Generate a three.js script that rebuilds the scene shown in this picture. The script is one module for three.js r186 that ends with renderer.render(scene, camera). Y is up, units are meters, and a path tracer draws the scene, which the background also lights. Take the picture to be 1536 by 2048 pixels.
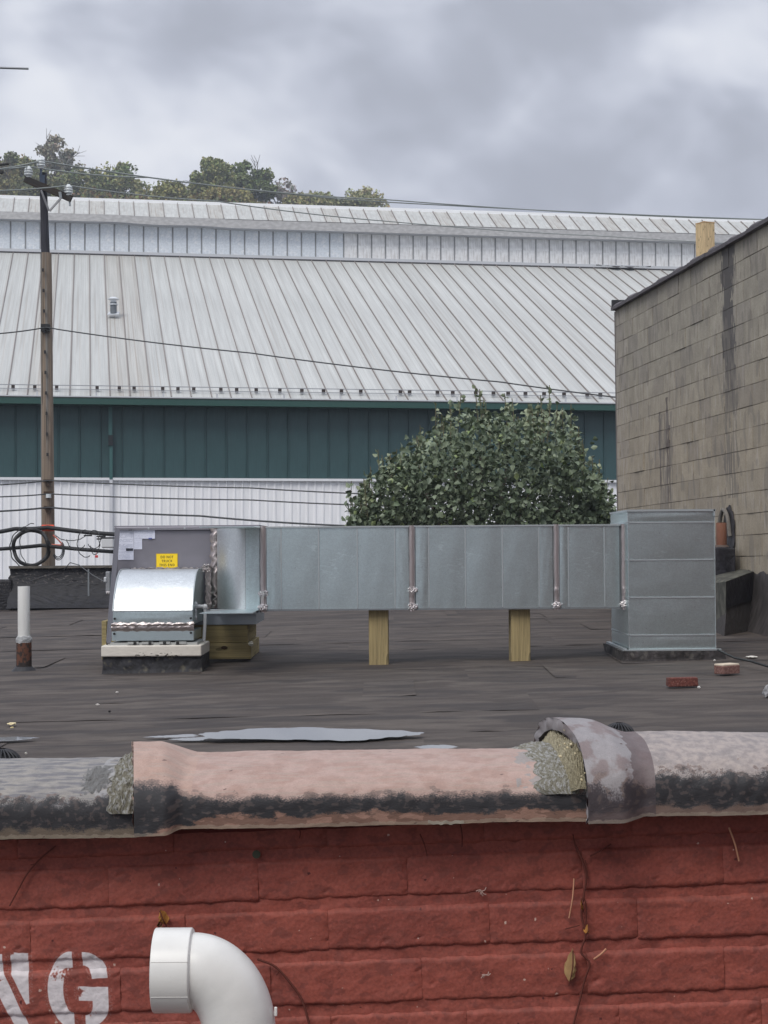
import * as THREE from 'three';
import { mergeGeometries, mergeVertices, toCreasedNormals } from 'three/addons/utils/BufferGeometryUtils.js';
import { RoundedBoxGeometry } from 'three/addons/geometries/RoundedBoxGeometry.js';
import { ConvexGeometry } from 'three/addons/geometries/ConvexGeometry.js';
import { createNoise2D, createNoise3D } from 'simplex-noise';

// ---------- camera, sky, sun, exposure ----------
const F = 3400;                                   // focal length in pixels of the 1536 x 2048 photograph
const scene = new THREE.Scene();
const camera = new THREE.PerspectiveCamera(2 * Math.atan(1024 / F) * 180 / Math.PI, 0.75, 0.05, 4000);
camera.rotation.order = 'YXZ';
camera.rotation.set(Math.atan(71 / F), 0, -0.007);
camera.position.set(0, 0, 0);
camera.updateMatrixWorld();

function rng(seed) { let a = seed >>> 0; return () => { a = (a + 0x6D2B79F5) >>> 0; let t = a; t = Math.imul(t ^ (t >>> 15), t | 1); t ^= t + Math.imul(t ^ (t >>> 7), t | 61); return ((t ^ (t >>> 14)) >>> 0) / 4294967296; }; }
const n2 = createNoise2D(rng(11)), n3 = createNoise3D(rng(23));
const fbm2 = (x, y, o = 4) => { let s = 0, a = .5, f = 1; for (let i = 0; i < o; i++) { s += a * n2(x * f + i * 17.3, y * f - i * 9.1); a *= .5; f *= 2.03; } return s; };
const fbm3 = (x, y, z, o = 4) => { let s = 0, a = .5, f = 1; for (let i = 0; i < o; i++) { s += a * n3(x * f + i * 7.7, y * f, z * f - i * 5.1); a *= .5; f *= 2.03; } return s; };
const clamp = (x, a = 0, b = 1) => Math.min(b, Math.max(a, x));
const ss = (a, b, x) => { const t = clamp((x - a) / (b - a)); return t * t * (3 - 2 * t); };
const mix = (a, b, t) => a + (b - a) * t;
const mix3 = (a, b, t) => [mix(a[0], b[0], t), mix(a[1], b[1], t), mix(a[2], b[2], t)];
const lin = c => c <= 0.04045 ? c / 12.92 : Math.pow((c + 0.055) / 1.055, 2.4);

// P: the point at depth d (metres along -z) seen at photograph pixel (px, py)
function P(px, py, d) {
  const v = new THREE.Vector3((px - 768) / F, -(py - 1024) / F, -1).applyQuaternion(camera.quaternion);
  return v.multiplyScalar(d / -v.z);
}
const M = (d) => d / F;                           // metres per photograph pixel at depth d

{ // overcast sky with broken grey cloud
  const W = 3072, H = 1536, data = new Float32Array(W * H * 4);
  // cloud masses of the photographed part of the sky: [azimuth px, elevation px, radius x, radius y, amount]
  const mass = [[330, 60, 330, 90, -.40], [1080, 40, 230, 90, -.42], [1250, 400, 420, 130, -.33], [780, 170, 200, 70, -.2], [560, 230, 170, 90, .30], [150, 230, 260, 110, .25], [1390, 90, 170, 60, .30], [60, 60, 80, 140, .22], [820, 70, 60, 60, .25], [690, 330, 130, 100, -.2], [1010, 160, 70, 80, .16], [1480, 260, 120, 90, -.2], [340, 340, 260, 60, .12]]
    .map(m => { const a = P(m[0], m[1], 1).normalize(); return [Math.atan2(a.x, -a.z), Math.asin(a.y), m[2] / F, m[3] / F, m[4]]; });
  for (let j = 0; j < H; j++) {
    const el = (j + .5) / H * Math.PI - Math.PI / 2, y = Math.sin(el), c = Math.cos(el);
    for (let i = 0; i < W; i++) {
      const k = (j * W + i) * 4;
      let v = .5, t = 0;
      if (el > -.03) {
        const az = (i + .5) / W * 2 * Math.PI - Math.PI, x = Math.cos(az) * c, z = Math.sin(az) * c;
        const s = 7.5, wx = fbm3(x * 4 + 9, y * 8, z * 4, 3) * .3, wy = fbm3(x * 4 - 5, y * 8 + 3, z * 4, 3) * .3;
        let q = fbm3(x * s + wx + 1.7, y * s * 1.7 + wy, z * s + wx, 4) * .5;
        q += .16 * fbm3(x * 22 + wx * 2, y * 34 + x * 14 + wy * 2, z * 22, 4);
        const da = Math.atan2(x, -z);
        for (const m of mass) { const u = (da + wx * .10 - m[0]) / m[2], w2 = (el + wy * .05 - m[1]) / m[3], e = u * u + w2 * w2; if (e < 9) q += 1.35 * m[4] * Math.exp(-e); }
        t = clamp(.5 + q * .8);
        v = mix(.35, .66, ss(0, 1, t)) * (1 + .4 * ss(.25, 1.2, el));
      }
      const w = ss(.2, 1, t);
      data[k] = v * mix(.935, .975, w); data[k + 1] = v * mix(.995, 1.005, w); data[k + 2] = v * mix(1.17, 1.08, w); data[k + 3] = 1;
    }
  }
  const sky = new THREE.DataTexture(data, W, H, THREE.RGBAFormat, THREE.FloatType);
  sky.mapping = THREE.EquirectangularReflectionMapping; sky.magFilter = sky.minFilter = THREE.LinearFilter; sky.colorSpace = THREE.LinearSRGBColorSpace; sky.needsUpdate = true;
  scene.background = sky; scene.environment = sky;
}
const sun = new THREE.DirectionalLight(0xfffaf2, 1.5);
sun.position.set(-14, 40, 14); sun.target.position.set(0, 0, -16);
sun.castShadow = true; sun.shadow.radius = 60; sun.shadow.mapSize.set(2048, 2048);
Object.assign(sun.shadow.camera, { left: -40, right: 40, top: 40, bottom: -40, near: 1, far: 140 });
scene.add(sun, sun.target);
scene.fog = new THREE.FogExp2(0xccd3de, .0007);
const renderer = new THREE.WebGLRenderer({ antialias: true });
renderer.toneMapping = THREE.LinearToneMapping; renderer.toneMappingExposure = 1.32;
renderer.shadowMap.enabled = true; renderer.shadowMap.type = THREE.PCFSoftShadowMap;

// ---------- helpers ----------
const taken = {};
const numbered = n => { const k = taken[n] = (taken[n] ?? -1) + 1; return k ? n + '_' + String(k).padStart(3, '0') : n; };
function obj(name, geo, mat, parent = scene) {
  const g = Array.isArray(geo) ? mergeGeometries(geo.map(x => x.index ? x.toNonIndexed() : x)) : geo;
  const m = new THREE.Mesh(g, mat); m.castShadow = m.receiveShadow = true;
  m.name = parent === scene ? numbered(name) : name; parent.add(m);
  return m;
}
function thing(name, label, category, pos = [0, 0, 0], group) {
  const o = new THREE.Group(); o.name = numbered(name); scene.add(o);
  o.position.set(...(pos.isVector3 ? pos.toArray() : pos)); o.userData = { label, category };
  if (group) o.userData.group = group;
  return o;
}
function tag(o, label, category, group) { o.userData.label = label; o.userData.category = category; if (group) o.userData.group = group; return o; }
const struct = (name, geo, mat) => { const m = obj(name, geo, mat); m.userData.kind = 'structure'; return m; };
const bx = (w, h, d, x = 0, y = 0, z = 0) => new THREE.BoxGeometry(w, h, d).translate(x, y, z);
const rbx = (w, h, d, r, x = 0, y = 0, z = 0, s = 1) => new RoundedBoxGeometry(w, h, d, s, r).translate(x, y, z);
// box between two corners
const bc = (x0, x1, y0, y1, z0, z1, r = 0) => r ? rbx(Math.abs(x1 - x0), Math.abs(y1 - y0), Math.abs(z1 - z0), r, (x0 + x1) / 2, (y0 + y1) / 2, (z0 + z1) / 2) : bx(Math.abs(x1 - x0), Math.abs(y1 - y0), Math.abs(z1 - z0), (x0 + x1) / 2, (y0 + y1) / 2, (z0 + z1) / 2);
const tube = (pts, r, n = 24, rad = 6, closed = false) => new THREE.TubeGeometry(new THREE.CatmullRomCurve3(pts.map(p => p.isVector3 ? p : new THREE.Vector3(...p)), closed), n, r, rad, closed);
const cyl = (r0, r1, h, x, y, z, n = 20) => new THREE.CylinderGeometry(r0, r1, h, n).translate(x, y + h / 2, z);
function bar(a, b, w, h) { // box beam from a to b
  const d = b.clone().sub(a), g = new THREE.BoxGeometry(w, d.length(), h);
  g.applyQuaternion(new THREE.Quaternion().setFromUnitVectors(new THREE.Vector3(0, 1, 0), d.clone().normalize()));
  return g.translate((a.x + b.x) / 2, (a.y + b.y) / 2, (a.z + b.z) / 2);
}
// grid surface from f(u, v) -> [x, y, z]
function sheet(nu, nv, f, uvf) {
  const p = [], uv = [], ix = [];
  for (let j = 0; j <= nv; j++) for (let i = 0; i <= nu; i++) { const u = i / nu, v = j / nv; p.push(...f(u, v)); uv.push(...(uvf ? uvf(u, v) : [u, v])); }
  for (let j = 0; j < nv; j++) for (let i = 0; i < nu; i++) { const a = j * (nu + 1) + i, b = a + 1, c = a + nu + 1, d = c + 1; ix.push(a, b, d, a, d, c); }
  const g = new THREE.BufferGeometry(); g.setAttribute('position', new THREE.Float32BufferAttribute(p, 3)); g.setAttribute('uv', new THREE.Float32BufferAttribute(uv, 2)); g.setIndex(ix); g.computeVertexNormals(); return g;
}
// set uv of a geometry from its positions
function uvFrom(g, f) { const p = g.attributes.position, uv = new Float32Array(p.count * 2), nn = g.attributes.normal; for (let i = 0; i < p.count; i++) { const q = f(p.getX(i), p.getY(i), p.getZ(i), nn ? [nn.getX(i), nn.getY(i), nn.getZ(i)] : null); uv[i * 2] = q[0]; uv[i * 2 + 1] = q[1]; } g.setAttribute('uv', new THREE.BufferAttribute(uv, 2)); return g; }
const uvBox = (g, s = 1) => uvFrom(g, (x, y, z, n) => { const a = n.map(Math.abs); return a[2] >= a[0] && a[2] >= a[1] ? [x * s, y * s] : a[0] > a[1] ? [z * s, y * s] : [x * s, z * s]; });
function displace(g, f) { const p = g.attributes.position; for (let i = 0; i < p.count; i++) { const q = f(p.getX(i), p.getY(i), p.getZ(i)); p.setXYZ(i, q[0], q[1], q[2]); } g.computeVertexNormals(); return g; }
// texture from a function giving sRGB 0..255
function pix(w, h, f, o = {}) {
  const d = new Uint8Array(w * h * 4);
  for (let j = 0; j < h; j++) for (let i = 0; i < w; i++) { const c = f(i / w, j / h, i, j), k = (j * w + i) * 4; if (c.length) { d[k] = clamp(c[0], 0, 255); d[k + 1] = clamp(c[1], 0, 255); d[k + 2] = clamp(c[2], 0, 255); d[k + 3] = 255; } else { d[k] = d[k + 1] = d[k + 2] = clamp(c, 0, 255); d[k + 3] = 255; } }
  return setTex(new THREE.DataTexture(d, w, h, THREE.RGBAFormat), o);
}
pix.n = v => v;
function setTex(t, o = {}) { t.magFilter = t.minFilter = THREE.LinearFilter; t.wrapS = t.wrapT = o.clamp ? THREE.ClampToEdgeWrapping : THREE.RepeatWrapping; t.colorSpace = o.data ? THREE.NoColorSpace : THREE.SRGBColorSpace; if (o.repeat) t.repeat.set(...o.repeat); t.needsUpdate = true; return t; }
function canvasTex(w, h, draw, o) { const c = document.createElement('canvas'); c.width = w; c.height = h; draw(c.getContext('2d'), w, h); return setTex(new THREE.CanvasTexture(c), o); }
const std = (o) => new THREE.MeshStandardMaterial(o);
const hex = (r, g, b) => new THREE.Color().setRGB(r / 255, g / 255, b / 255, THREE.SRGBColorSpace);

// roof plane of the flat roof: height at world x and depth d, and the point on it seen at a pixel
const roofY = (x, d) => -1.196 + .02 * d + .018 * x;
function R(px, py, lift = 0) { const a = P(px, py, 1); const d = (-1.196 + lift) / (a.y - .018 * a.x - .02); return a.multiplyScalar(d); }
// ---------- shared materials ----------
const tNoise = pix(512, 512, (u, v) => { const a = u * Math.PI * 2, b = v * Math.PI * 2; return 128 + 100 * fbm3(Math.cos(a) * 2 + Math.cos(b) * 1.7, Math.sin(a) * 2, Math.sin(b) * 2, 6); }, { data: true });
const tGrain = pix(256, 256, (() => { const r = rng(5); return () => { const v = 90 + r() * 130; return [v, v, v]; }; })(), { data: true });
const tSpangle = pix(512, 512, (u, v) => { const s = n2(u * 46, v * 46) > .1 ? 12 : 0, q = 150 + 8 * fbm2(u * 5, v * 5, 4) + s * .6 + 10 * n2(u * 90, v * 90); return [q, q, q]; }, { data: true });
const tGalvCol = pix(512, 512, (u, v) => { const q = 224 + 3 * fbm2(u * 6 + 3, v * 6, 4) + 6 * n2(u * 60, v * 60) + 4 * (n2(u * 24 + 7, v * 24) > .15) + 14 * ss(.55, .8, fbm2(u * 9 + 3, v * 30, 3) + .5 * n2(u * 4, v * 4 + 2)) - 26 * (n2(u * 38 + 2, v * 38) > .9); return [q - 3, q + 1, q + 2]; });
const M_galv = std({ map: tGalvCol, color: hex(238, 250, 250), metalness: 1, roughness: .6, roughnessMap: tSpangle, bumpMap: tNoise, bumpScale: .00005 });
const M_galvHood = std({ map: tGalvCol, metalness: 1, roughness: .74, roughnessMap: tSpangle });
const M_galvDark = std({ color: hex(150, 155, 158), metalness: 1, roughness: .5 });
const tFoil = pix(256, 512, (u, v) => { const q = 128 + 90 * fbm2(u * 7, v * 16, 4) + 40 * n2(u * 22, v * 36); return [q, q, q]; }, { data: true });
const M_foil = std({ color: hex(204, 198, 198), metalness: 1, roughness: .3, bumpMap: tFoil, bumpScale: .002 });
const M_galvLip = std({ color: hex(188, 194, 196), metalness: 1, roughness: .55 });
const M_black = std({ color: hex(32, 32, 34), roughness: .6 });
const M_rubber = std({ color: hex(38, 38, 42), roughness: .55 });
const M_pvc = std({ map: pix(256, 256, (u, v) => { const q = 226 + 7 * fbm2(u * 4, v * 4, 3) - (n2(u * 40, v * 26) > .9 ? 12 : 0); return [q, q, q - 3]; }), roughness: .32 });
const woodTex = (base, seed, dark = .5) => pix(256, 1024, (u, v) => { const g = fbm2(u * 9 + seed, v * 1.6 + seed, 4), f = n2(u * 46 + seed, v * 3), k = n2(u * 3 + seed * 2, v * 4); let q = 1 + .16 * g + .09 * f; if (k > .83) q *= .72; if (n2(u * 70 + seed, v * 2.2) > .75) q *= 1 - dark * .4; return base.map(c => c * q); });
const M_treated = std({ map: woodTex([152, 136, 98], 3), roughness: .85 });
const M_plank = std({ map: woodTex([152, 138, 98], 8), roughness: .85 });
const M_pine = std({ map: woodTex([206, 182, 142], 14), roughness: .8 });
const M_clay = std({ color: hex(134, 92, 74), roughness: .8, bumpMap: tNoise, bumpScale: .004 });

// ---------- ground and hill ----------
struct('ground', new THREE.PlaneGeometry(3000, 3000).rotateX(-Math.PI / 2).translate(0, -4.7, -400), std({ map: pix(512, 512, (u, v) => { const q = 92 + 26 * fbm2(u * 9, v * 9, 5); return [q, q - 1, q - 4]; }, { repeat: [160, 160] }), roughness: .95 }));
const HD = 265;
const crest = px => 408 + 40 * ss(350, 800, px) + 130 * ss(800, 1500, px) + 6 * Math.sin(px / 40);
{
  const g = sheet(70, 14, (u, v) => { const px = mix(-700, 1900, u), top = P(px, crest(px), HD), k = v; const d = mix(130, HD, k) + 90 * Math.max(0, k - .97) * 30; return [top.x * d / HD, mix(-5, top.y, Math.pow(k, 1.25)) + 1.5 * fbm2(px / 90, k * 6, 3) * k, -d]; }, (u, v) => [u * 40, v * 12]);
  struct('hillside', g, std({ map: pix(512, 512, (u, v) => { const q = fbm2(u * 14, v * 14, 5); return [92 + 40 * q, 92 + 42 * q, 58 + 26 * q]; }), roughness: 1, side: THREE.DoubleSide }));
}

// ---------- leaves ----------
const leafGeo = (len, wid, fold = .25) => { const g = new THREE.BufferGeometry(); const p = [0, 0, 0, -wid / 2, len * .42, fold * wid, 0, len * .45, 0, wid / 2, len * .42, fold * wid, -wid * .3, len * .8, fold * wid * .3, wid * .3, len * .8, fold * wid * .3, 0, len, -.12 * len]; g.setAttribute('position', new THREE.Float32BufferAttribute(p, 3)); g.setIndex([0, 2, 1, 0, 3, 2, 1, 2, 4, 2, 3, 5, 4, 2, 6, 2, 5, 6]); g.computeVertexNormals(); return g; };
// many little faces merged into one geometry with vertex colours
function scatterGeo(base, list) { // list: {m: Matrix4, c: [r,g,b] linear}
  const bp = base.attributes.position, ni = base.index.count, P_ = new Float32Array(list.length * bp.count * 3), C_ = new Float32Array(list.length * bp.count * 3), I_ = new Uint32Array(list.length * ni), v = new THREE.Vector3();
  list.forEach((e, k) => { for (let i = 0; i < bp.count; i++) { v.fromBufferAttribute(bp, i).applyMatrix4(e.m); const o = (k * bp.count + i) * 3; P_[o] = v.x; P_[o + 1] = v.y; P_[o + 2] = v.z; C_[o] = e.c[0]; C_[o + 1] = e.c[1]; C_[o + 2] = e.c[2]; } for (let i = 0; i < ni; i++) I_[k * ni + i] = base.index.getX(i) + k * bp.count; });
  const g = new THREE.BufferGeometry(); g.setAttribute('position', new THREE.BufferAttribute(P_, 3)); g.setAttribute('color', new THREE.BufferAttribute(C_, 3)); g.setIndex(new THREE.BufferAttribute(I_, 1)); g.computeVertexNormals(); return g;
}
const linc = c => c.map(x => lin(clamp(x, 0, 255) / 255));
const M_foilTape = std({ color: hex(190, 180, 178), metalness: 1, roughness: .42, bumpMap: tFoil, bumpScale: .0008, side: THREE.DoubleSide });
const M_leaf = std({ vertexColors: true, roughness: .5, side: THREE.DoubleSide });
const M_leafFar = std({ vertexColors: true, roughness: .8, side: THREE.DoubleSide });
const M_bark = std({ color: hex(88, 80, 72), roughness: .95 });
const M_barkPale = std({ color: hex(150, 148, 146), roughness: .95 });
const UP = new THREE.Vector3(0, 1, 0);
function orient(pos, dir, roll, s) { const q = new THREE.Quaternion().setFromUnitVectors(UP, dir.clone().normalize()).multiply(new THREE.Quaternion().setFromAxisAngle(UP, roll)); return new THREE.Matrix4().compose(pos, q, new THREE.Vector3(s, s, s)); }
const rdir = r => { const z = r() * 2 - 1, a = r() * 6.283, s = Math.sqrt(1 - z * z); return new THREE.Vector3(s * Math.cos(a), z, s * Math.sin(a)); };

// ---------- trees on the hill ----------
// [px centre, py top, half width px, height px, leaf count, colour A, colour B, sparse, label]
const hillTrees = [
  [116, 277, 38, 120, 1900, [112, 112, 96], [138, 128, 108], .62, 'tall thin half-bare tree standing above the others on the hill behind the pole'],
  [28, 312, 52, 120, 2600, [88, 98, 62], [140, 124, 70], .15, 'dark green and rust tree on the hill at the left edge behind the pole insulators'],
  [-45, 300, 60, 130, 2000, [82, 92, 60], [118, 112, 66], .15, 'green hill tree cut by the left edge beside the tree with rust leaves'],
  [85, 345, 55, 100, 2200, [84, 92, 58], [112, 108, 62], .1, 'low dense dark tree on the hill directly behind the utility pole top'],
  [160, 344, 46, 90, 2200, [84, 96, 58], [120, 118, 66], .1, 'rounded green tree on the hill just right of the utility pole crossarm'],
  [235, 334, 58, 100, 2700, [92, 106, 66], [150, 144, 90], .35, 'loose light green tree with pale gaps between pole and large round tree'],
  [345, 366, 46, 70, 1900, [128, 124, 70], [112, 114, 64], .12, 'low olive yellow tree left of the large round tree on the hill'],
  [428, 324, 46, 105, 3400, [112, 120, 72], [138, 138, 82], .12, 'left lighter half of the large round tree pair on the hill crest'],
  [497, 334, 50, 100, 4000, [72, 88, 46], [104, 112, 58], .05, 'large dark green round tree on the hill crest above the warehouse ridge'],
  [455, 378, 60, 60, 1800, [132, 122, 70], [116, 112, 64], .1, 'ochre undergrowth tree in front of the large round hill trees'],
  [566, 356, 34, 80, 700, [142, 138, 132], [128, 122, 112], .75, 'grey nearly bare tree right of the large round hill tree'],
  [600, 386, 34, 45, 1000, [118, 118, 74], [140, 132, 88], .25, 'short olive tree right of the grey bare tree on the hill'],
  [640, 391, 36, 40, 1100, [112, 116, 76], [134, 130, 86], .25, 'small low green tree on the falling hill crest before the last tree'],
  [672, 400, 24, 30, 700, [88, 92, 64], [110, 108, 72], .2, 'smallest dark tree between two pale trees low on the hill crest'],
  [726, 377, 40, 60, 1500, [134, 136, 96], [150, 146, 108], .35, 'pale yellow green tree rightmost on the hill, last before open sky'],
];
{
  const base = leafGeo(.42, .36, .2); const r = rng(77);
  hillTrees.forEach(([px, py, hw, h, n, cA, cB, sparse, label], ti) => {
    const d = HD + (ti % 3) * 6 - 4 + (sparse > .6 ? 8 : 0), top = P(px, py - (ti < 6 || ti === 7 || ti === 8 ? 11 : 3), d), m = M(d), W = hw * m * (ti < 6 ? 1.1 : .98), Hh = h * m, cy = top.y - Hh;
    const t = thing('hill_tree', label, 'tree', [top.x, cy - 2, -d]);
    const limbs = [], tips = [];
    const grow = (a, dir, len, rad, lvl) => { const b = a.clone().addScaledVector(dir, len); limbs.push(new THREE.CylinderGeometry(rad * .6, rad, len, 5).applyQuaternion(new THREE.Quaternion().setFromUnitVectors(UP, dir)).translate((a.x + b.x) / 2, (a.y + b.y) / 2, (a.z + b.z) / 2)); if (lvl < 3) for (let i = 0; i < 3; i++) grow(b.clone().lerp(a, r() * .4), dir.clone().addScaledVector(rdir(r), .75).normalize(), len * .62, rad * .55, lvl + 1); else tips.push(b); };
    grow(new THREE.Vector3(0, -1.5, 0), new THREE.Vector3(0, 1, 0), Hh * .5 + 2, .28, 0);
    obj('trunk', limbs, sparse > .6 ? M_barkPale : M_bark, t);
    // crown: clumps of leaf faces
    const cl = []; const nc = sparse > .6 ? 34 : 46;
    for (let i = 0; i < nc; i++) { const q = rdir(r), rr = Math.pow(r(), .4); const y = .55 + .45 * q.y * rr; cl.push([q.x * rr * W * (.78 + .22 * Math.sin(y * 3)), y * Hh * .92 + 2, q.z * rr * W * .8, (.2 + .18 * r()) * W, r()]); }
    const list = [];
    for (let i = 0; i < n * 2.4; i++) { const c = cl[(r() * cl.length) | 0], q = rdir(r), rr = c[3] * Math.pow(r(), .45); const p = new THREE.Vector3(c[0] + q.x * rr, c[1] + q.y * rr * .8, c[2] + q.z * rr); if (n3(p.x * .6 + ti * 9, p.y * .6, p.z * .6) < sparse * 1.1 - .75) continue; const f = clamp(c[4] + (r() - .5) * .2); list.push({ m: orient(p, rdir(r), r() * 6, .7 + r() * .8), c: linc(mix3(cA, cB, f).map(x => 18 + x * (.98 + .12 * r()))) }); }
    obj('crown', scatterGeo(base, list), M_leafFar, t);
  });
  // low scrub that closes the crest
  const list = []; for (let i = 0; i < 9000; i++) { const px = -200 + r() * 1000, p = P(px, crest(px) - 6 - r() * 16 * ss(820, 560, px) + r() * 26, HD - 8 + r() * 20); list.push({ m: orient(p, rdir(r), r() * 6, 1 + r()), c: linc(mix3([104, 102, 62], [132, 118, 72], r()).map(x => x * (.8 + .3 * r()))) }); }
  const sc = obj('undergrowth', scatterGeo(base, list), M_leafFar); sc.userData = { kind: 'stuff', label: 'olive and ochre undergrowth covering the crest of the hill', category: 'undergrowth' };
}

// ---------- metal warehouse ----------
{
  const TH = Math.atan(.175), BW = 46.55, t = thing('metal_warehouse', 'long warehouse with pale standing seam metal roof, dark green and white walls', 'warehouse');
  t.rotation.order = 'YXZ'; t.rotation.set(0, TH, -.0045); t.position.copy(new THREE.Vector3(0, -4.7, -BW).applyEuler(t.rotation));
  const ox = 0, oy = 4.7, oz = BW;                // local = (lx, y + 4.7, -(w) + BW)
  const L = (lx, y, w) => new THREE.Vector3(lx, y + oy, -w + oz);
  const r = rng(31), sT = Math.sin(TH), cT = Math.cos(TH), LX = (px, w) => { const k = (px - 768) / F, d = w / (cT - k * sT); return d * (k * cT + sT); };
  // eave, clerestory foot, upper eave, ridge: [w, y]
  const E = [46.55, 4.13], C = [63.3, 10.88], C2 = [63.3, 12.05], U = [62.95, 12.02], U2 = [62.95, 12.26], RG = [64.55, 13.12];
  const paint = (base, s, streak) => pix(256, 512, (u, v) => { let q = 1 + .07 * fbm2(u * 2 + s, v * 3, 4) + .08 * fbm2(u * 14 + s, v * 1.6, 4); const st = fbm2(u * 6 + s * 3, v * .7 + s, 3); let c = base.map(x => x * q); if (streak && st > .12) c = mix3(c, [140, 128, 118], clamp((st - .12) * 1.8) * streak); if (n2(u * 26 + s, v * 60 - s) > .9) c = c.map(x => x * .86); return c; });
  const roofM = [0, 1, 2, 3, 4].map(i => std({ map: paint([180 + [-4, 3, 0, 5, -2][i], 182 + [-6, 3, 0, 5, -2][i], 180 + [-8, 3, 0, 5, -2][i]], i * 7 + 1, [.75, .25, .4, .15, .55][i]), roughness: .5, bumpMap: tNoise, bumpScale: .004 }));
  const seamM = std({ color: hex(142, 135, 132), roughness: .7 });
  const x0 = -6.5, x1 = 31, pw = .548;
  const slopeGeo = (a, b, wd) => { const len = Math.hypot(b[0] - a[0], b[1] - a[1]), g = bx(wd, .012, len), an = Math.atan2(b[1] - a[1], b[0] - a[0]); g.rotateX(an); return g.translate(0, (a[1] + b[1]) / 2, -(a[0] + b[0]) / 2); };
  const put = (m, lx) => { m.position.set(lx, oy, oz); return m; };
  const seamGeo = (a, b) => { const len = Math.hypot(b[0] - a[0], b[1] - a[1]), an = Math.atan2(b[1] - a[1], b[0] - a[0]), g = mergeGeometries([bx(.016, .045, len, 0, .026, 0), bx(.034, .006, len, 0, .009, 0)]); g.rotateX(an); return g.translate(0, (a[1] + b[1]) / 2, -(a[0] + b[0]) / 2); };
  const pg = slopeGeo(E, C, pw - .004), sg = seamGeo(E, C), ug = slopeGeo(U2, RG, pw - .004), usg = seamGeo(U2, RG);
  const n = Math.round((x1 - x0) / pw);
  for (let i = 0; i < n; i++) {
    const lx = x0 + (i + .5) * pw, mi = lx < LX(330, 50) ? [0, 4, 2][(r() * 3) | 0] : [1, 2, 3, 3, 1][(r() * 5) | 0];
    const m = put(obj('roof_panel', pg, roofM[mi], t), lx); m.position.y += (r() - .5) * .006;
    put(obj('standing_seam', sg, seamM, t), lx - pw / 2 + (r() - .5) * .04);
    put(obj('monitor_roof_panel', ug, roofM[(i * 3) % 4], t), lx);
    put(obj('standing_seam', usg, seamM, t), lx - pw / 2);
  }
  // clerestory strip
  const ribM = std({ color: hex(178, 180, 184), roughness: .6 }), cw = .535, wallPan = (wd, h, rib, rh = .03) => { const s = new THREE.Shape(); s.moveTo(-wd / 2, 0); s.lineTo(-wd / 2, -rh); s.lineTo(-wd / 2 + rib, -rh); s.lineTo(-wd / 2 + rib + .012, -.006); s.lineTo(wd / 2 - .01, -.006); s.lineTo(wd / 2, 0); return new THREE.ExtrudeGeometry(s, { depth: h, bevelEnabled: false }).rotateX(-Math.PI / 2); };
  const clM = [0, 1, 2].map(i => std({ map: pix(128, 256, (u, v) => { const q = fbm2(u * 1.5 + i * 4, v * 3 + i, 4), b = ss(.12, .5, q); return mix3([222, 229, 236], [236, 240, 244], b).map(x => x + 8 * n2(u * 9, v * 9)); }), roughness: .4 })).concat([0, 1].map(i => std({ map: paint([238, 239, 240], 40 + i * 3, .2), roughness: .55 })));
  const cg = uvBox(bx(cw - .05, 1.32, .02), 1);
  for (let i = 0; i < Math.round((x1 - x0) / cw); i++) {
    const lx = x0 + (i + .5) * cw, m = obj('clerestory_panel', cg, lx < LX(688, 63.3) ? clM[i % 3] : clM[3 + (i % 2)], t);
    m.position.copy(L(lx, 11.47 + (r() - .5) * .01, 63.3)); m.rotation.y = (r() - .5) * .02;
    const s = obj('clerestory_rib', i ? t.userData.rib : (t.userData.rib = bx(.02, 1.32, .03)), ribM, t); s.position.copy(L(lx - cw / 2, 11.47, 63.28));
  }
  delete t.userData.rib;
  obj('clerestory_backing', bx(x1 - x0, 1.5, .06, (x0 + x1) / 2, 11.5 + oy, -63.4 + oz), std({ color: hex(150, 152, 156), roughness: .8 }), t);
  // flashings: clerestory foot, upper fascia (buckled on one stretch), ridge cap
  const M_flash = std({ color: hex(205, 208, 212), roughness: .45, metalness: .2 }), M_fas = std({ map: pix(512, 64, (u, v) => { const q = 166 + 20 * fbm2(u * 18, v * 2, 4); return [q, q, q + 1]; }), roughness: .6 });
  const wA = LX(150, 62.7), wB = LX(560, 62.7), wob = x => .02 * ss(wA, wA + 1.5, x) * ss(wB, wB - 3, x) * Math.sin(x * 1.9) - .09 * ss(wA, wB, x);
  obj('foot_flashing', bx(x1 - x0, .13, .03, (x0 + x1) / 2, 10.92 + oy, -63.2 + oz), M_flash, t);
  obj('flashing_edge', bx(x1 - x0, .045, .05, (x0 + x1) / 2, 10.845 + oy, -63.13 + oz), std({ color: hex(70, 70, 74), roughness: .8 }), t);
  const fs = sheet(140, 2, (u, v) => { const x = mix(x0, x1, u); return [x, oy + mix(12.0, 12.28, v) + wob(x) * (1 - v * .5), oz - 62.9 + .05 * (1 - v)]; }, (u, v) => [u * 6, v]);
  obj('upper_fascia', fs, M_fas, t); M_fas.side = THREE.DoubleSide;
  obj('upper_soffit', sheet(140, 1, (u, v) => { const x = mix(x0, x1, u); return [x, oy + 12.0 + wob(x), oz - mix(62.86, 63.36, v)]; }), std({ color: hex(176, 178, 184), roughness: .9, side: THREE.DoubleSide }), t);
  obj('ridge_cap', [bx(x1 - x0, .05, .32, (x0 + x1) / 2, 13.16 + oy, -64.62 + oz), bx(x1 - x0, .14, .03, (x0 + x1) / 2, 13.12 + oy, -64.46 + oz)], std({ color: hex(244, 246, 248), roughness: .4 }), t);
  obj('rear_roof', slopeGeo([64.6, 13.1], [84, 4.2], x1 - x0).translate((x0 + x1) / 2, oy, oz), roofM[1], t);
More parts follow.
